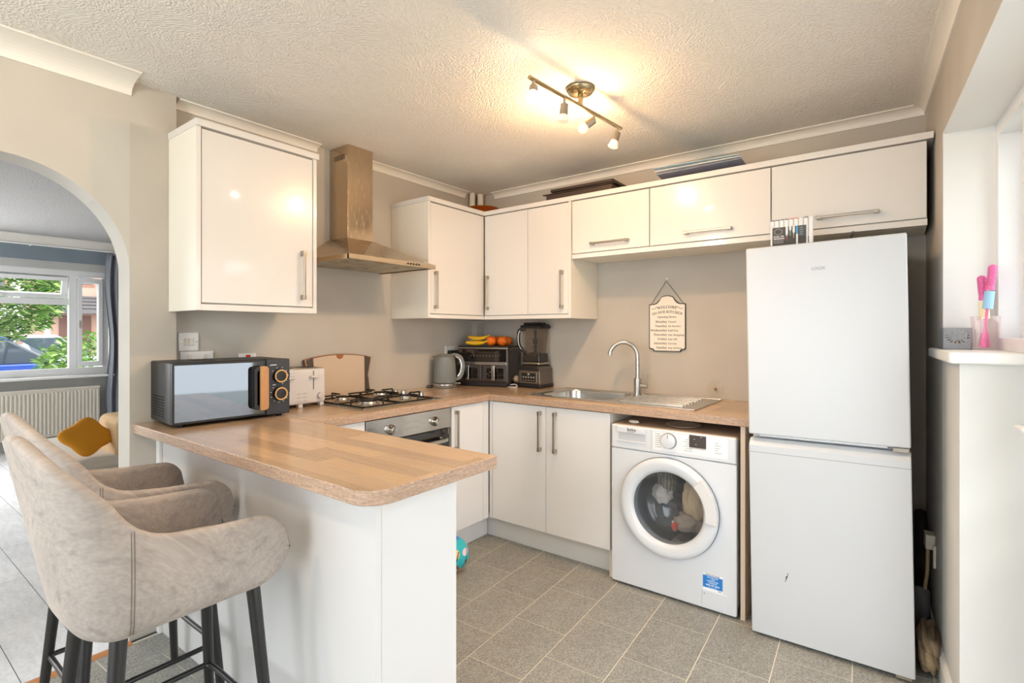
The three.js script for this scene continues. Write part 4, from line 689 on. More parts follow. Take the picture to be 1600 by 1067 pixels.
// ================================================================ SINK, TAP, SIGN, SMALL THINGS
{ // inset sink with drainer
  const s = thing('sink', 'stainless steel inset sink with ribbed drainer', 'sink', [0, 0.91, 0]);
  const rim = rrect(0.82, 1.84, -0.535, -0.045, 0.02), hole = new THREE.Path(); hole.setFromPoints(rrect(0.89, 1.34, -0.47, -0.09, 0.07).getPoints(8)); rim.holes.push(hole);
  part('rim', T(ext(rim, 0.005, 0.002, 2).rotateX(-Math.PI / 2), 0, 0, 0), M.sinkSteel, s);
  const ring = (d, y, r) => ringPts(0.89 + d, 1.34 - d, -0.47 + d, -0.09 - d, r, 8).map((p) => V(p[0], y, -p[1]));
  part('bowl', loft([ring(-0.002, 0.004, 0.072), ring(0.004, -0.006, 0.07), ring(0.014, -0.12, 0.07), ring(0.035, -0.145, 0.06), ring(0.07, -0.15, 0.05), ring(0.17, -0.152, 0.02)], { caps: false }), M.sinkSteel, s);
  part('bowl_floor', box(1.05, 1.18, -0.156, -0.151, 0.2, 0.36), M.sinkSteel, s); part('drain', cylY(0.035, 0.035, 0.004, 1.115, -0.152, 0.28), M.steelDark, s);
  for (let k = 0; k < 7; k++) part('drainer_rib', rbox(1.4, 1.755, 0.001, 0.0125, 0.13 + k * 0.052, 0.146 + k * 0.052, 0.005), M.sinkSteel, s);
  part('raised_edge', [rbox(0.82, 1.84, 0.003, 0.0075, 0.528, 0.536, 0.003), rbox(1.832, 1.84, 0.003, 0.0075, 0.045, 0.536, 0.003), rbox(0.82, 0.828, 0.003, 0.0075, 0.045, 0.536, 0.003), rbox(0.82, 1.84, 0.003, 0.0075, 0.045, 0.053, 0.003)], M.sinkSteel, s);
}
{
  const t = thing('mixer_tap', 'brushed steel swan-neck mixer tap on the sink', 'tap', [1.37, 0.915, 0.13]);
  part('body', [cylY(0.026, 0.026, 0.006, 0, 0, 0, 28), cylY(0.0225, 0.0225, 0.1, 0, 0, 0, 28)], M.sinkSteel, t);
  part('spout', tube([[0, 0.1, 0], [0, 0.2, 0], [-0.004, 0.255, 0.002], [-0.03, 0.298, 0.012], [-0.075, 0.315, 0.03], [-0.12, 0.3, 0.05], [-0.147, 0.265, 0.06], [-0.152, 0.238, 0.062]], 0.0125, 70, 14), M.sinkSteel, t);
  const v = part('lever_valve', cylX(0.015, 0.02, 0.062, 0.056, 0), M.sinkSteel, t); part('lever', rod(V(0.058, 0.06, 0), V(0.066, 0.125, 0.004), 0.004, 0.003), M.sinkSteel, v);
}
{ // hanging sign
  const sg = thing('hanging_sign', 'white welcome sign with opening hours hanging on the wall', 'sign', [1.507, 0, 0]);
  const outline = (d) => { const s = new THREE.Shape(), w = 0.113 - d, b = 1.175 + d, t = 1.462 - d; s.moveTo(-w + 0.03, b); s.lineTo(w - 0.03, b); s.quadraticCurveTo(w - 0.028, b + 0.014, w - 0.004, b + 0.014); s.lineTo(w, b + 0.02); s.lineTo(w, t); s.lineTo(w - 0.012, t + 0.003); s.bezierCurveTo(w - 0.05, t, w - 0.06, t + 0.022, 0.035, t + 0.045 - 0); s.quadraticCurveTo(0, t + 0.062, -0.035, t + 0.045); s.bezierCurveTo(-w + 0.06, t + 0.022, -w + 0.05, t, -w + 0.012, t + 0.003); s.lineTo(-w, t); s.lineTo(-w, b + 0.02); s.lineTo(-w + 0.004, b + 0.014); s.quadraticCurveTo(-w + 0.028, b + 0.014, -w + 0.03, b); return s; };
  part('border', T(ext(outline(0), 0.006), 0, 0, 0.004), M.black, sg);
  const face = T(new THREE.ShapeGeometry(outline(0.005), 16), 0, 0, 0.0106), uv = face.attributes.uv; for (let i = 0; i < uv.count; i++) uv.setXY(i, (uv.getX(i) + 0.108) / 0.216, (uv.getY(i) - 1.18) / 0.345);
  const tex = canvasTex(640, 1024, (g) => {
    g.fillStyle = '#f0e8da'; g.fillRect(0, 0, 640, 1024); g.fillStyle = '#2b2622'; g.textAlign = 'center';
    const arc = (s, y, size, R) => { g.font = `bold ${size}px serif`; const w = g.measureText(s).width; let x = -w / 2; for (const ch of s) { const cw = g.measureText(ch).width, a = (x + cw / 2) / R; g.save(); g.translate(320 + Math.sin(a) * R, y + R - Math.cos(a) * R); g.rotate(a); g.fillText(ch, 0, 0); g.restore(); x += cw; } };
    arc('WELCOME', 262, 66, 900); arc('TO OUR KITCHEN', 345, 62, 850);
    g.lineWidth = 7; g.strokeStyle = '#2b2622'; for (const s of [-1, 1]) { g.beginPath(); g.moveTo(320 + s * 165, 245); g.bezierCurveTo(320 + s * 205, 215, 320 + s * 225, 300, 320 + s * 285, 262); g.stroke(); }
    g.font = 'bold 46px serif'; g.fillText('Opening Hours', 320, 432);
    [['Monday', 'Closed'], ['Tuesday', 'No Service'], ['Wednesday', 'Half Day'], ['Thursday', 'Out Shopping'], ['Friday', 'Day Off'], ['Saturday', 'Eat Out'], ['Sunday', 'Day Of Rest']].forEach(([a, b], i) => { const y = 520 + i * 78; g.textAlign = 'right'; g.font = 'bold 53px serif'; g.fillText(a, 322, y); g.textAlign = 'left'; g.font = 'bold 42px serif'; g.fillText(b, 340, y); });
  });
  part('face', face, std(0xffffff, 0.6, 0, { map: tex }), sg);
  part('cord', [rod(V(-0.1, 1.463, 0.008), V(-0.004, 1.602, 0.012), 0.0013), rod(V(0.1, 1.463, 0.008), V(-0.004, 1.602, 0.012), 0.0013)], M.black, sg);
  const hk = thing('wall_hook', 'small pale adhesive hook holding the welcome sign', 'hook', [1.503, 1.61, 0]); part('pad', rbox(-0.009, 0.009, -0.012, 0.012, 0, 0.004, 0.003), M.creamPlastic, hk); part('peg', T(lathe([[0, 0], [0.006, 0], [0.0065, 0.012], [0, 0.014]], 16).rotateX(Math.PI / 2), 0, -0.004, 0.003), M.creamPlastic, hk);
  const sc = thing('suction_disc', 'clear suction disc stuck low on the sink wall', 'suction cup', [1.79, 0.968, 0.001]); part('disc', lathe([[0, 0.012], [0.012, 0.008], [0.045, 0.003], [0.05, 0.0]], 32).rotateX(Math.PI / 2), phys(C(252, 250, 246), { transmission: 0.97, roughness: 0.0, ior: 1.2, thickness: 0 }), sc); part('knob', T(new THREE.SphereGeometry(0.008, 12, 10), 0, 0, 0.012), std(C(168, 120, 70), 0.5), sc);
}
{ // lap tray leaning on the wall behind the hob
  const t = thing('lap_tray', 'beige tray with brown rim leaning on the wall behind the hob', 'tray', [0.03, 0.913, 1.272]); t.rotation.z = 0.06;
  const out = (d, h) => { const s = new THREE.Shape(); s.moveTo(-0.215 + d, d); s.lineTo(0.2 - d, d); s.quadraticCurveTo(0.196 - d, 0.12, 0.225 - d, 0.228 - d); s.quadraticCurveTo(0, 0.278 - d * 1.2, -0.225 + d, 0.228 - d); s.quadraticCurveTo(-0.2 + d, 0.12, -0.215 + d, d); return s; };
  part('rim', T(ext(out(0), 0.02, 0.003), 0, 0, -0.01).rotateY(Math.PI / 2), std(C(142, 92, 62), 0.6), t);
  part('panel', T(ext(out(0.005), 0.0225, 0.001), 0, 0, -0.0113).rotateY(Math.PI / 2), std(C(203, 182, 158), 0.7), t);
  const side = (s) => prismX([[s * 0.165, 0.01], [s * 0.205, 0.01], [s * 0.192, 0.12], [s * 0.217, 0.222], [s * 0.172, 0.238]], -0.012, 0.0125); part('side_band', side(1), std(C(78, 66, 58), 0.6), t); part('side_band', side(-1), std(C(78, 66, 58), 0.6), t);
  part('finger_hole', T(ext((() => { const s = new THREE.Shape(); s.absarc(0, 0, 0.024, Math.PI, Math.PI * 2, false); return s; })(), 0.0255).rotateY(Math.PI / 2), -0.0127, 0.2475, 0), std(C(156, 96, 56), 0.6), t);
}
{ // electrical plates
  let s = thing('light_switch', 'white light switch plate on the wall above the microwave', 'switch', [0, 1.25, 2.065]);
  part('plate', rbox(0, 0.01, -0.043, 0.043, -0.043, 0.043, 0.004), M.whitePlastic, s); part('rocker', [rbox(0.009, 0.0145, -0.017, 0.017, -0.019, -0.0005, 0.002), rbox(0.009, 0.0145, -0.017, 0.017, 0.0005, 0.019, 0.002)], M.creamPlastic, s); part('screw', [cylX(0.004, 0.009, 0.011, 0, -0.033, 10), cylX(0.004, 0.009, 0.011, 0, 0.033, 10)], M.nickel, s);
  s = thing('wall_socket', 'white double wall socket just behind the microwave top', 'socket', [0, 1.165, 2.03]); part('plate', rbox(0, 0.012, -0.04, 0.04, -0.072, 0.072, 0.004), M.whitePlastic, s); part('rocker', [rbox(0.011, 0.0155, 0.005, 0.025, -0.04, -0.025, 0.002), rbox(0.011, 0.0155, 0.005, 0.025, 0.025, 0.04, 0.002)], M.creamPlastic, s); 
  s = thing('cooker_switch', 'white switch plate with a red rocker above the microwave', 'switch', [0, 1.158, 1.795]); part('plate', rbox(0, 0.012, -0.03, 0.03, -0.043, 0.043, 0.004), M.whitePlastic, s); part('rocker', rbox(0.011, 0.016, 0.008, 0.022, -0.011, 0.011, 0.002), std(C(206, 40, 24), 0.4), s);
  s = thing('wall_socket', 'white socket plate partly hidden behind the kettle and air fryer', 'socket', [0, 1.145, 0.305]); part('plate', rbox(0, 0.01, -0.045, 0.045, -0.075, 0.075, 0.004), M.whitePlastic, s);
  for (const z of [-0.035, 0.035]) part('plug', [rbox(0.01, 0.045, -0.035, 0.015, z - 0.025, z + 0.025, 0.01, 3)], M.black, s);
}
{ // fruit on the air fryer
  const top = 0.91 + 0.284, ban = std(C(236, 186, 32), 0.5), tip = std(C(80, 62, 32), 0.8);
  const banana = (label, pos, turn, lift) => {
    const o = thing('banana', label, 'banana', pos, turn, 'bananas on the air fryer'); const pts = [], n = 14; for (let i = 0; i <= n; i++) { const a = -0.75 + 1.5 * i / n; pts.push(V(0.105 * Math.sin(a), lift * (0.105 - 0.105 * Math.cos(a)) + 0.017, (1 - lift) * 0.105 * (1 - Math.cos(a)))); }
    const rows = pts.map((p, i) => { const t = i / n, r = 0.0165 * Math.pow(Math.sin(Math.PI * Math.min(0.97, 0.05 + t * 0.93)), 0.45), d = pts[Math.min(n, i + 1)].clone().sub(pts[Math.max(0, i - 1)]).normalize(), u = V(0, 1, 0).sub(d.clone().multiplyScalar(d.y)).normalize(), w = d.clone().cross(u); return [...Array(10)].map((_, k) => { const a = k / 10 * 6.283, q = r * (1 + 0.06 * Math.cos(5 * a)); return p.clone().addScaledVector(u, q * Math.cos(a)).addScaledVector(w, q * Math.sin(a)); }); });
    part('fruit', loft(rows), ban, o); part('stalk', rod(pts[n].clone(), pts[n].clone().add(V(0.026, 0.012, 0)), 0.006, 0.005, 8), ban, o); part('tip', T(new THREE.SphereGeometry(0.0055, 8, 6), pts[0].x, pts[0].y, pts[0].z), tip, o);
  };
  banana('lower front banana of the bunch on the air fryer', [0.2, top, 0.262], 0.3, 0.25);
  banana('middle banana of the bunch on the air fryer', [0.172, top, 0.21], 0.25, 0.3);
  banana('topmost banana of the bunch on the air fryer', [0.195, top + 0.034, 0.235], 0.32, 0.55);
  const peel = std(C(240, 116, 16), 0.5, 0, { bumpMap: plasterBump, bumpScale: 0.001 });
  for (const [x, z, label] of [[0.372, 0.178, 'rightmost orange on the air fryer'], [0.3, 0.215, 'front orange beside the bananas on the air fryer'], [0.285, 0.14, 'leftmost orange at the back of the air fryer'], [0.357, 0.102, 'rear orange peeking over the others on the air fryer']]) {
    const o = thing('orange', label, 'orange', [x, top, z], x * 9, 'oranges on the air fryer'); part('fruit', T(lathe([...Array(17)].map((_, i) => { const a = i / 16 * Math.PI; return [0.0365 * Math.sin(a) * (1 - 0.02 * Math.cos(a)), -0.0345 * Math.cos(a) - (i > 14 ? (i - 14) * 0.0012 : 0)]; }), 32), 0, 0.0345, 0), peel, o); part('stem', cylY(0.004, 0.003, 0.003, 0, 0.0655, 0, 8), std(C(90, 110, 50), 0.8), o);
  }
  const pl = thing('power_plug', 'black round plug and cable between the air fryer and blender', 'plug', [0.475, 0.91, 0.14]); part('body', [T(new THREE.CylinderGeometry(0.03, 0.034, 0.05, 24).rotateX(1.1).rotateY(0.6), 0.0, 0.045, 0)], M.black, pl); part('face', [T(new THREE.CylinderGeometry(0.019, 0.019, 0.052, 20).rotateX(1.1).rotateY(0.6), 0.001, 0.046, 0.002)], std(C(150, 128, 106), 0.5), pl);
  single('cable', tube([[0.44, 0.914, 0.19], [0.46, 0.9135, 0.225], [0.52, 0.9135, 0.23], [0.535, 0.918, 0.22], [0.51, 0.93, 0.205], [0.46, 0.925, 0.2]], 0.0035, 40, 8), M.whitePlastic, 'short white cable looped in front of the blender', 'cable');
}
// ---------------------------------------------------------------- on top of the cabinets
{
  const t = thing('baking_tray', 'dark metal baking tray lying on the corner cabinets', 'baking tray', [1.06, 2.125, 0.2], 0.06); const dm = std(C(84, 70, 60), 0.4, 0.6);
  part('tray', [rbox(-0.21, 0.21, 0, 0.008, -0.12, 0.12, 0.003), rbox(-0.22, 0.22, 0.0, 0.035, 0.112, 0.122, 0.004), rbox(-0.22, 0.22, 0.0, 0.035, -0.122, -0.112, 0.004), rbox(-0.222, -0.21, 0.0, 0.035, -0.12, 0.12, 0.004), rbox(0.21, 0.222, 0.0, 0.035, -0.12, 0.12, 0.004), rbox(-0.24, 0.24, 0.033, 0.038, 0.11, 0.135, 0.002)], dm, t); t.rotation.z = 0.02;
  const t2 = thing('baking_tray', 'second shallow baking tray stacked on the dark one', 'baking tray', [1.08, 2.174, 0.2], 0.02); part('tray', [rbox(-0.2, 0.2, 0, 0.006, -0.11, 0.11, 0.003), rbox(-0.215, 0.215, 0.0, 0.018, 0.105, 0.115, 0.004), rbox(-0.215, -0.2, 0.0, 0.018, -0.11, 0.115, 0.004), rbox(0.2, 0.215, 0.0, 0.018, -0.11, 0.115, 0.004), rbox(-0.215, 0.215, 0.0, 0.018, -0.115, -0.105, 0.004)], dm, t2);
  for (const [k, c, label, r] of [[0, C(150, 152, 168), 'bottom grey-blue folder of the papers on the wall cabinets', 0.03], [1, C(238, 236, 232), 'white paper sheaf in the stack on the wall cabinets', 0.06], [2, C(196, 214, 220), 'pale blue folder on top of the wall cabinets', 0.1]]) { const p = single('folder', rbox(-0.22, 0.22, 0, 0.004, -0.14, 0.14, 0.0015), std(c, 0.6), label, 'folder', 'papers on the wall cabinets'); p.position.set(1.79 - k * 0.012, 2.14 + k * 0.011, 0.2); p.rotation.set(-0.11 - 0.035 * k, 0.04 * k - 0.02, 0); }
  const b = thing('copper_bowl', 'shiny copper-coloured bowl on top of the corner cabinet', 'bowl', [0.235, 2.12, 0.235]); part('bowl', lathe([[0.0, 0.0], [0.045, 0.0], [0.05, 0.006], [0.1, 0.03], [0.125, 0.052], [0.122, 0.054], [0.095, 0.034], [0.048, 0.011], [0, 0.008]], 48), M.copper, b);
  for (const [x, z, r, label] of [[0.035, 0.115, 0.022, 'left pipe rising to the ceiling in the corner'], [0.06, 0.05, 0.025, 'right pipe rising to the ceiling in the corner']]) { const p = thing('pipe', label, 'pipe', [x, 2.12, z], 0, 'corner pipes above the cabinets'); part('tube', cylY(r, r, 0.224, 0, 0, 0), M.creamPlastic, p); part('collar', cylY(r * 1.25, r * 1.25, 0.03, 0, 0.1, 0), M.creamPlastic, p); }
}
{ // marker set on the fridge
  const mk = thing('marker_set', 'clear box of dual tip markers standing on the fridge', 'marker set', [2.262, 1.668, 0.585], 0.0);
  const W = 0.088, Hh = 0.118;
  for (let i = 0; i < 9; i++) { const x = -0.074 + i * 0.0185, pen = part('marker', [rbox(x - 0.0075, x + 0.0075, 0.004, Hh - 0.004, -0.02, -0.006, 0.003)], std(C(238, 236, 234), 0.4), mk); part('cap_end', rbox(x - 0.0075, x + 0.0075, Hh - 0.006, Hh - 0.002, -0.02, -0.006, 0.001), std([C(40, 40, 44), C(60, 60, 64), C(40, 40, 44), C(40, 40, 44), C(226, 104, 60), C(230, 120, 70), C(220, 220, 220), C(50, 50, 54), C(230, 230, 230)][i], 0.4), pen); }
  part('case', [box(-W, W, 0, Hh, -0.003, -0.002), box(-W, W, 0, Hh, -0.026, -0.025), box(-W, -W + 0.001, 0, Hh, -0.026, -0.002), box(W - 0.001, W, 0, Hh, -0.026, -0.002), box(-W, W, Hh, Hh + 0.001, -0.026, -0.002)], M.glass, mk);
  const tex = canvasTex(512, 340, (g) => {
    g.fillStyle = '#2e2a2a'; g.fillRect(0, 0, 512, 340); g.strokeStyle = '#c8b48a'; g.lineWidth = 5; g.beginPath(); g.ellipse(92, 80, 62, 55, 0, 0, 7); g.stroke(); g.lineWidth = 2; g.beginPath(); g.ellipse(92, 80, 50, 43, 0, 0, 7); g.stroke();
    g.fillStyle = '#fff'; g.font = 'bold 37px sans-serif'; g.fillText('DUAL TIP', 18, 182); g.fillText('MARKERS', 18, 222); g.fillStyle = '#bbb'; for (let i = 0; i < 3; i++) for (let k = 0; k < 150; k += 12) g.fillRect(18 + k, 240 + i * 22, 8, 8);
    const pen = (x, tip, top) => { g.fillStyle = '#f1efec'; g.fillRect(x, 0, 34, top); g.fillStyle = '#d8d5d0'; g.beginPath(); g.moveTo(x + 4, top); g.lineTo(x + 30, top); g.lineTo(x + 21, top + 40); g.lineTo(x + 13, top + 40); g.fill(); g.fillStyle = tip; g.fillRect(x + 12, top + 40, 10, 70); };
    pen(205, '#c63a3a', 140); pen(258, '#8fc7a4', 60); pen(310, '#e0a53a', 110); g.fillStyle = '#28a0d8'; g.fillRect(362, 0, 26, 150); g.fillStyle = '#eee'; g.fillRect(362, 150, 28, 190); g.fillStyle = '#777'; for (let i = 0; i < 4; i++) { g.fillRect(412, 30 + i * 40, 56, 22); }
  });
  part('printed_card', T(new THREE.PlaneGeometry(0.13, 0.08), -0.008, 0.042, -0.0045), std(0xffffff, 0.5, 0, { map: tex }), mk);
  single('fridge_cable', tube([[2.47, 1.74, 0.33], [2.475, 1.72, 0.42], [2.47, 1.69, 0.46], [2.48, 1.673, 0.42], [2.5, 1.673, 0.2]], 0.005, 40, 8), M.black, 'black cable hanging over the top of the fridge', 'cable');
}
// ---------------------------------------------------------------- window ledge things
{
  const p = onR(thing('candle_box', 'grey metal box with a cut-out flower pattern on the window ledge', 'box')); const gm = std(C(140, 142, 148), 0.5, 0.3);
  const X = 0.03, Y = 1.233, Z = 0.60, w = 0.04, h = 0.078;
  const b = part('box', [box(X - w, X + w, Y, Y + 0.003, Z - w, Z + w), box(X - w, X - w + 0.002, Y, Y + h, Z - w, Z + w), box(X + w - 0.002, X + w, Y, Y + h, Z - w, Z + w)], gm, p);
  const s = shapeOf([[-w, 0], [w, 0], [w, h], [-w, h]]); for (let k = 0; k < 16; k++) { const a = (k + 0.5) / 16 * 6.2832, q = new THREE.Path(), r0 = 0.0115, r1 = 0.0315, c = [0, 0.047]; const P = (r, da) => [c[0] + r * 1.15 * Math.cos(a + da), c[1] + r * 0.85 * Math.sin(a + da)]; q.moveTo(...P(r0, 0)); q.lineTo(...P(r1 * 0.8, -0.13)); q.lineTo(...P(r1, 0)); q.lineTo(...P(r1 * 0.8, 0.13)); s.holes.push(q); }
  part('cut_out_front', T(ext(s, 0.002), X, Y, Z + w - 0.002), gm, p); part('candle', cylY(0.026, 0.026, 0.025, X, Y + 0.003, Z), std(C(214, 150, 84), 0.6), p);
  const pot = onR(thing('plastic_tumbler', 'clear pinkish tumbler holding the pink brushes', 'tumbler')); const cx = 0.105, cz = 0.64;
  part('cup', T(lathe([[0, 0.002], [0.033, 0.002], [0.035, 0.006], [0.041, 0.115], [0.043, 0.118], [0.039, 0.116], [0.033, 0.008], [0, 0.006]], 40), cx, 1.233, cz), phys(C(255, 251, 251), { transmission: 0.97, roughness: 0.03, thickness: 0 }), pot);
  const pink = phys(C(250, 132, 196), { roughness: 0.3, transmission: 0.35, thickness: 0 });
  for (const [dx, tilt, len, label] of [[0.005, 0.16, 0.285, 'taller pink-handled brush in the tumbler'], [-0.012, -0.1, 0.25, 'shorter pink-handled brush in the tumbler']]) {
    const o = onR(thing('cleaning_brush', label, 'brush', [0, 0, 0], 0, 'pink brushes on the window ledge')); const a = V(cx - tilt * 0.06, 1.243, cz + (tilt > 0 ? 0.013 : -0.013)), d = V(tilt * 0.6, 1, 0.02).normalize(), at = (t) => a.clone().addScaledVector(d, t);
    part('stem', rod(at(0), at(len - 0.09), 0.004), pink, o);
    const hd = part('handle', [rod(at(len - 0.085), at(len - 0.07), 0.013, 0.012, 16), rod(at(len - 0.07), at(len - 0.01), 0.011, 0.0135, 16), T(new THREE.SphereGeometry(0.0135, 16, 12), ...at(len - 0.01).toArray())], pink, o);
    const rg = []; for (let k = 0; k < 7; k++) rg.push(T(new THREE.TorusGeometry(0.0122, 0.0016, 6, 18).rotateX(Math.PI / 2), ...at(len - 0.064 + k * 0.008).toArray())); part('grip_ring', rg, pink, hd);
    part('label_wrap', rod(at(len - 0.15), at(len - 0.09), 0.0145, 0.0145, 20), std(tilt > 0 ? C(160, 206, 238) : C(246, 232, 190), 0.5), o);
    part('bristle_head', rod(at(0.0), at(0.05), 0.009, 0.007, 12), std(C(232, 96, 170), 0.8), o);
  }
}
// ---------------------------------------------------------------- gap beside the fridge
{
  const tw = thing('rolled_towel', 'rolled beige towel on the floor beside the fridge', 'towel', [2.725, 0.0, 0.50]);
  const g = new THREE.SphereGeometry(1, 48, 36), p = g.attributes.position, v = V(); for (let i = 0; i < p.count; i++) { v.fromBufferAttribute(p, i); const f = 1 + 0.10 * N3.noise(v.x * 2, v.y * 2, v.z * 2 + 5) - 0.17 * Math.pow(Math.abs(Math.sin(v.y * 4.2 + v.x * 1.5 + 0.6)), 10) - 0.1 * Math.pow(Math.abs(Math.sin(v.x * 5 + v.y * 2)), 8); const q = (a) => Math.sign(a) * Math.pow(Math.abs(a), 0.7); p.setXYZ(i, q(v.x) * 0.038 * f, 0.078 + q(v.y) * 0.075 * f, q(v.z) * 0.13 * f); } g.computeVertexNormals();
  const terry = std(C(176, 152, 122), 1, 0, { bumpMap: artexBump, bumpScale: 0.004 }); part('roll', g, terry, tw);
  const cn = thing('metal_canister', 'grey round canister behind the rolled towel', 'canister', [2.708, 0.0, 0.30]); part('body', lathe([[0, 0], [0.03, 0], [0.03, 0.2], [0.026, 0.215], [0, 0.22]], 28), std(C(120, 120, 122), 0.5), cn); part('base', lathe([[0, 0], [0.031, 0], [0.031, 0.01], [0, 0.01]], 28), M.steelDark, cn);
  const sk = onR(thing('surface_socket', 'old cream surface socket with hanging cable beside the fridge', 'socket')); part('box', rbox(-0.034, -0.001, 0.40, 0.46, 0.28, 0.35, 0.004), M.creamPlastic, sk); part('broken_cover', [rbox(-0.012, -0.002, 0.34, 0.43, 0.37, 0.385, 0.002)], M.creamPlastic, sk); part('cable', tube([[-0.022, 0.4, 0.31], [-0.024, 0.3, 0.312], [-0.03, 0.22, 0.3], [-0.02, 0.16, 0.29]], 0.007, 30, 8), std(C(196, 168, 130), 0.6), sk);
  const dp = thing('drain_pipe', 'dark pipe trap low in the corner behind the fridge', 'pipe', [2.712, 0.0, 0.1]); part('pipe', tube([[0, 0.02, 0], [0.0, 0.25, 0.01], [0.0, 0.4, 0.02], [0.0, 0.47, -0.05]], 0.022, 30, 12), std(C(66, 60, 56), 0.7), dp); part('collar', cylY(0.03, 0.03, 0.06, 0.007, 0.24, 0.01), std(C(80, 74, 70), 0.7), dp);
}
{ // ball half hidden by the peninsula
  const tex = canvasTex(512, 256, (g) => { g.fillStyle = '#2fb9c4'; g.fillRect(0, 0, 512, 256); g.fillStyle = '#f3a22c'; g.fillRect(0, 186, 512, 70); g.fillStyle = '#ee5a2a'; g.fillRect(0, 226, 512, 30); g.fillStyle = '#3f86d8'; g.fillRect(0, 0, 512, 36);
    for (let i = 0; i < 9; i++) { g.fillStyle = ['#e9b7c6', '#d7e2a4', '#e7c35a', '#f0d6dc'][i % 4]; g.beginPath(); g.ellipse(30 + i * 58, 62 + (i * 47) % 50, 24, 17, i, 0, 7); g.fill(); g.fillStyle = '#7a4a2a'; for (let k = 0; k < 4; k++) g.fillRect(20 + i * 58 + k * 7, 150 + k * 9 - (i % 2) * 12, 15, 10); g.strokeStyle = '#12303a'; g.lineWidth = 5; g.beginPath(); g.moveTo(12 + i * 58, 180); g.lineTo(44 + i * 58, 92); g.stroke(); } });
  const b = single('ball', new THREE.SphereGeometry(0.092, 48, 32), std(0xffffff, 0.35, 0, { map: tex }), 'colourful printed ball on the floor behind the peninsula end', 'ball'); b.position.set(0.692, 0.0922, 1.03); b.rotation.y = 0.8;
}
{ // bits on top of the washing machine
  single('side_plate', T(lathe([[0, 0], [0.05, 0], [0.085, 0.012], [0.084, 0.014], [0.05, 0.004], [0, 0.004]], 40), 1.77, 0.8205, 0.5), std(C(206, 186, 166), 0.4), 'small plate lying on top of the washing machine', 'plate');
  single('crumpled_tissue', (() => { const g = new THREE.IcosahedronGeometry(0.016, 3), p = g.attributes.position; for (let i = 0; i < p.count; i++) { const k = 1 + 0.5 * N3.noise(p.getX(i) * 120, p.getY(i) * 120, p.getZ(i) * 120); p.setXYZ(i, p.getX(i) * k * 1.6, p.getY(i) * k * 0.5, p.getZ(i) * k); } g.computeVertexNormals(); return T(g, 1.535, 0.831, 0.56); })(), M.creamPlastic, 'crumpled tissue on top of the washing machine', 'tissue');
}

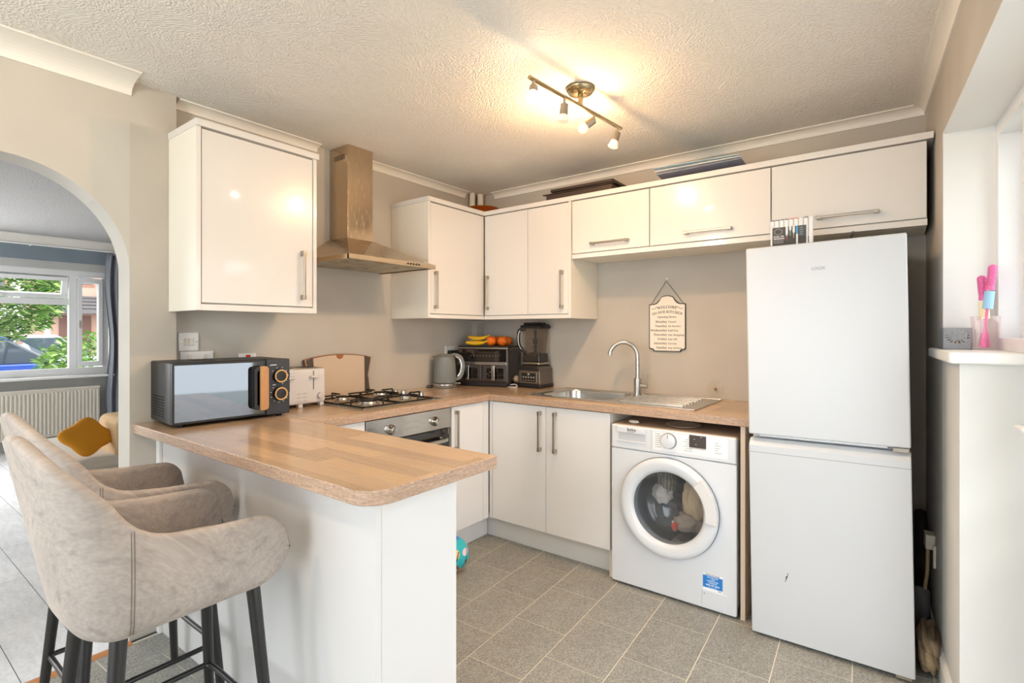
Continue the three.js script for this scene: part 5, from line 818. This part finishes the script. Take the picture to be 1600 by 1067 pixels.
// ================================================================ BAR STOOLS
function makeStool(label, [x, z], turn) {
  const o = thing('bar_stool', label, 'stool', [x, 0, z], turn, 'velvet bar stools at the breakfast bar');
  // plan of the shell: straight arms (-z is the front), round back
  const hw = 0.2, zf = -0.25, zs = 0.085, db = 0.125, plan = [];
  for (let i = 0; i <= 26; i++) plan.push([-hw, zf + (zs - zf) * i / 26, -1, 0]);
  for (let i = 1; i < 40; i++) { const a = Math.PI * i / 40, e = 0.62, c = Math.cos(a), s = Math.sin(a), px = -hw * Math.sign(c) * Math.pow(Math.abs(c), e), pz = zs + db * Math.pow(s, e); const nx = -Math.sign(c) * Math.pow(Math.abs(c), 2 - e) / hw, nz = Math.pow(s, 2 - e) / db, l = Math.hypot(nx, nz); plan.push([px, pz, nx / l, nz / l]); }
  for (let i = 26; i >= 0; i--) plan.push([hw, zf + (zs - zf) * i / 26, 1, 0]);
  const sm = (a, b, t) => { t = Math.max(0, Math.min(1, (t - a) / (b - a))); return t * t * (3 - 2 * t); };
  const y0 = 0.585, th = 0.036, rows = [], run = [0]; for (let j = 1; j < plan.length; j++) run.push(run[j - 1] + Math.hypot(plan[j][0] - plan[j - 1][0], plan[j][1] - plan[j - 1][1]));
  const half = run[run.length - 1] / 2, T0 = [[0, 1.05], [0.06, 1.044], [0.11, 1.025], [0.165, 0.965], [0.203, 0.888], [0.243, 0.828], [0.3, 0.8], [0.4, 0.79], [2, 0.788]];
  const rim = (d) => { let v = 0, n = 0; for (let k = -3; k <= 3; k++) { const q = Math.abs(d + k * 0.009); let i = 0; while (T0[i + 1][0] < q) i++; v += T0[i][1] + (T0[i + 1][1] - T0[i][1]) * (q - T0[i][0]) / (T0[i + 1][0] - T0[i][0]); n++; } return v / n; };
  for (const [j, [px, pz, nx, nz]] of plan.entries()) { const toMid = Math.abs(run[j] - half);
    const e = Math.min(1, (pz - zf) / 0.085), q = Math.sqrt(Math.max(0, 1 - (1 - e) * (1 - e))), back = 1 - sm(0.06, 0.34, toMid);
    let top = rim(toMid) + 0.012 * sm(-0.25, 0.05, pz), bot = y0, mid = 0.7;
    top = mid + (top - mid) * q; bot = mid - (mid - bot) * (0.35 + 0.65 * q);
    const lean = 0.03 * nx * nx + 0.2 * nz * nz, t = th * (0.25 + 0.75 * q), off = (y) => lean * Math.max(0, y - y0) + 0.014 * Math.sin(Math.PI * Math.min(1, Math.max(0, (y - y0) / 0.28))) * (1 - back) - 0.02 * back * 0;
    const sec = [];
    const add = (o_, y) => sec.push([o_ + off(y), y]);
    add(-t, bot + 0.02); for (let k = 1; k <= 5; k++) add(-t - 0.004 * Math.sin(k / 5 * Math.PI), bot + 0.02 + (top - 0.018 - bot - 0.02) * k / 5);
    add(-t * 0.93, top - 0.008); add(-t * 0.72, top - 0.001); add(-t * 0.45, top + 0.002); add(-t * 0.2, top - 0.002); add(-t * 0.03, top - 0.01);
    for (let k = 1; k <= 6; k++) add(0.0, top - 0.02 + (bot + 0.035 - top + 0.02) * k / 6);
    add(-0.008, bot + 0.014); add(-0.022, bot + 0.003); add(-t - 0.006, bot);
    rows.push(sec.map(([d, y]) => V(px + nx * d, y, pz + nz * d)));
  }
  const arc = run;
  const sg = loft(rows); { const uv = sg.attributes.uv, p = sg.attributes.position; let n = rows[0].length; for (let i = 0; i < uv.count; i++) { const j = Math.min(rows.length - 1, Math.floor(i / n)); uv.setXY(i, arc[j] * 1.6, p.getY(i) * 1.6 + (i % n < 7 ? 0.5 : 0)); } }
  const shell = part('shell', sg, M.velvet, o);
  // seams where the arms meet the back
  const seamRow = (j, k) => { const r = rows[j], t = V(-plan[j][3], 0, plan[j][2]); return tube(r.slice(10, 18).map((p) => p.clone().add(V(plan[j][2] * 0.0002, 0, plan[j][3] * 0.0002)).addScaledVector(t, k)), 0.0009, 24, 5); };
  const js = run.findIndex((r) => half - r < 0.24);
  part('seam', [seamRow(js, -0.003), seamRow(js, 0.003)], std(C(116, 104, 94), 0.9), shell); part('seam', [seamRow(rows.length - 1 - js, -0.003), seamRow(rows.length - 1 - js, 0.003)], std(C(116, 104, 94), 0.9), shell);
  // seat cushion
  const ring = (k, y) => [...Array(48)].map((_, i) => { const a = -i / 48 * 6.2832, c = Math.cos(a), s = Math.sin(a); return V(Math.sign(c) * Math.pow(Math.abs(c), 0.5) * (hw - 0.02) * k, y, -0.025 + Math.sign(s) * Math.pow(Math.abs(s), 0.55) * 0.215 * k); });
  const seat = loft([ring(0.9, 0.598), ring(0.98, 0.605), ring(1, 0.63), ring(0.995, 0.665), ring(0.96, 0.682), ring(0.8, 0.69), ring(0.4, 0.692)]); { const uv = seat.attributes.uv, p = seat.attributes.position; for (let i = 0; i < uv.count; i++) uv.setXY(i, p.getX(i) * 1.7, p.getZ(i) * 1.7); }
  part('seat', flipWinding(seat), M.velvet, o);
  part('seat_frame', rbox(-0.15, 0.15, 0.594, 0.612, -0.19, 0.13, 0.008), M.black, o);
  for (const sx of [-1, 1]) for (const sz of [-1, 1]) {
    const a = V(sx * 0.15, 0.6, sz * 0.155 - 0.02), b = V(sx * 0.205, 0.0, sz * 0.2 - 0.015), l = part('leg', rod(a, b, 0.0185, 0.0125, 20), M.legBlack, o);
    part('foot_glide', cylY(0.013, 0.013, 0.006, b.x, 0, b.z, 14), M.black, l);
  }
  const fy = 0.225, k = (0.6 - fy) / 0.6, fx = 0.15 + 0.055 * k - 0.002, fz0 = -(0.155 + 0.045 * k) - 0.02 + 0.002, fz1 = (0.155 + 0.045 * k) - 0.02;
  part('footrest', [tube([[-fx, fy, fz1], [-fx, fy, fz0 + 0.04], [-fx + 0.008, fy, fz0 + 0.01], [-fx + 0.04, fy, fz0], [0, fy, fz0], [fx - 0.04, fy, fz0], [fx - 0.008, fy, fz0 + 0.01], [fx, fy, fz0 + 0.04], [fx, fy, fz1]], 0.0085, 80, 8), rod(V(-fx, fy, fz1), V(fx, fy, fz1), 0.0085)], M.legBlack, o);
  return o;
}
makeStool('near taupe velvet bar stool with stained outer arm, black legs', [1.03, 2.53], 0);
makeStool('taupe velvet bar stool further from the camera, nearer the arch', [0.565, 2.466], 0);

// ================================================================ CEILING LIGHTS
{
  const f = thing('spotlight_bar', 'four-lamp spotlight bar on the kitchen ceiling', 'light'); f.position.set(1.535, H, 1.12);
  // bar runs from near (z +) to far (z -) with a slight turn
  f.rotation.y = -0.092;
  part('ceiling_plate', lathe([[0, 0], [0.062, 0], [0.062, -0.008], [0.05, -0.024], [0.02, -0.03], [0, -0.031]].map(([a, b]) => [a, b]).reverse(), 40), M.brassNickel, f);
  part('stem', cylY(0.012, 0.012, 0.05, 0, -0.075, 0, 16), M.brassNickel, f);
  part('bar', [cylZ(0.0085, -0.34, 0.34, 0, -0.075, 14)], M.brassNickel, f);
  const warm = new THREE.Color(1.0, 0.71, 0.46), amber = new THREE.Color(1.0, 0.6, 0.29), white = new THREE.Color(1.0, 0.85, 0.66);
  const head = (z, dir, kind, emissive, lightI, color) => {
    const d = V(...dir).normalize(), j = V(0, -0.075, z), a = j.clone().add(V(0, -0.03, 0)), b = a.clone().addScaledVector(d, 0.045);
    const h = part('lamp_head', [rod(j, a, 0.006), T(new THREE.SphereGeometry(0.009, 12, 8), a.x, a.y, a.z), rod(a, b, 0.0165, 0.0175, 20)], M.nickel, f);
    const bm = new THREE.MeshStandardMaterial({ color: C(244, 232, 210), roughness: 0.3, emissive: color, emissiveIntensity: emissive });
    const bc = b.clone().addScaledVector(d, kind === 'globe' ? 0.016 : 0.012);
    if (kind === 'globe') part('bulb', T(new THREE.SphereGeometry(0.0225, 20, 16), bc.x, bc.y, bc.z), bm, h);
    else part('bulb', rod(b.clone().addScaledVector(d, -0.004), b.clone().addScaledVector(d, 0.026), 0.0165, 0.024, 24), bm, h);
    const l = kind === 'globe' ? new THREE.PointLight(color, lightI) : new THREE.SpotLight(color, lightI, 0, 1.3, 0.6); l.name = 'lamp_light'; l.position.copy(bc); l.castShadow = true; l.shadow.radius = 1.2; h.add(l);
    if (l.target) { l.target.position.copy(bc).addScaledVector(d, 1); h.add(l.target); l.target.name = 'lamp_aim'; }
  };
  head(0.315, [0.3, -0.75, 0.42], 'gu10', 26, 0.5, white);
  head(0.115, [-0.1, -1, 0.0], 'gu10', 0.5, 1.7, warm);
  head(-0.105, [-0.5, -0.5, 0.45], 'globe', 1.6, 1.9, amber);
  head(-0.305, [-0.15, -0.85, 0.25], 'gu10', 0.6, 1.7, warm);
}
{ // second ceiling lamp, behind the camera: it throws the shadow of the breakfast bar on its back panel
  const f = thing('ceiling_lamp', 'round ceiling lamp above the dining end behind the camera', 'light', [1.0, H, 3.5]);
  part('base', cylY(0.06, 0.06, 0.02, 0, -0.02, 0), M.paintWhite, f);
  part('bulb', T(new THREE.SphereGeometry(0.06, 24, 16), 0, -0.085, 0), new THREE.MeshStandardMaterial({ color: 0xffffff, emissive: new THREE.Color(1, 0.84, 0.66), emissiveIntensity: 6 }), f);
  const l = new THREE.PointLight(new THREE.Color(1, 0.84, 0.66), 2.4); l.name = 'ceiling_lamp_light'; l.position.set(0, -0.085, 0); l.castShadow = true; l.shadow.radius = 3; f.add(l);
}
scene.traverse((o) => { if (o.isMesh) o.castShadow = o.receiveShadow = true; });
renderer.render(scene, camera);
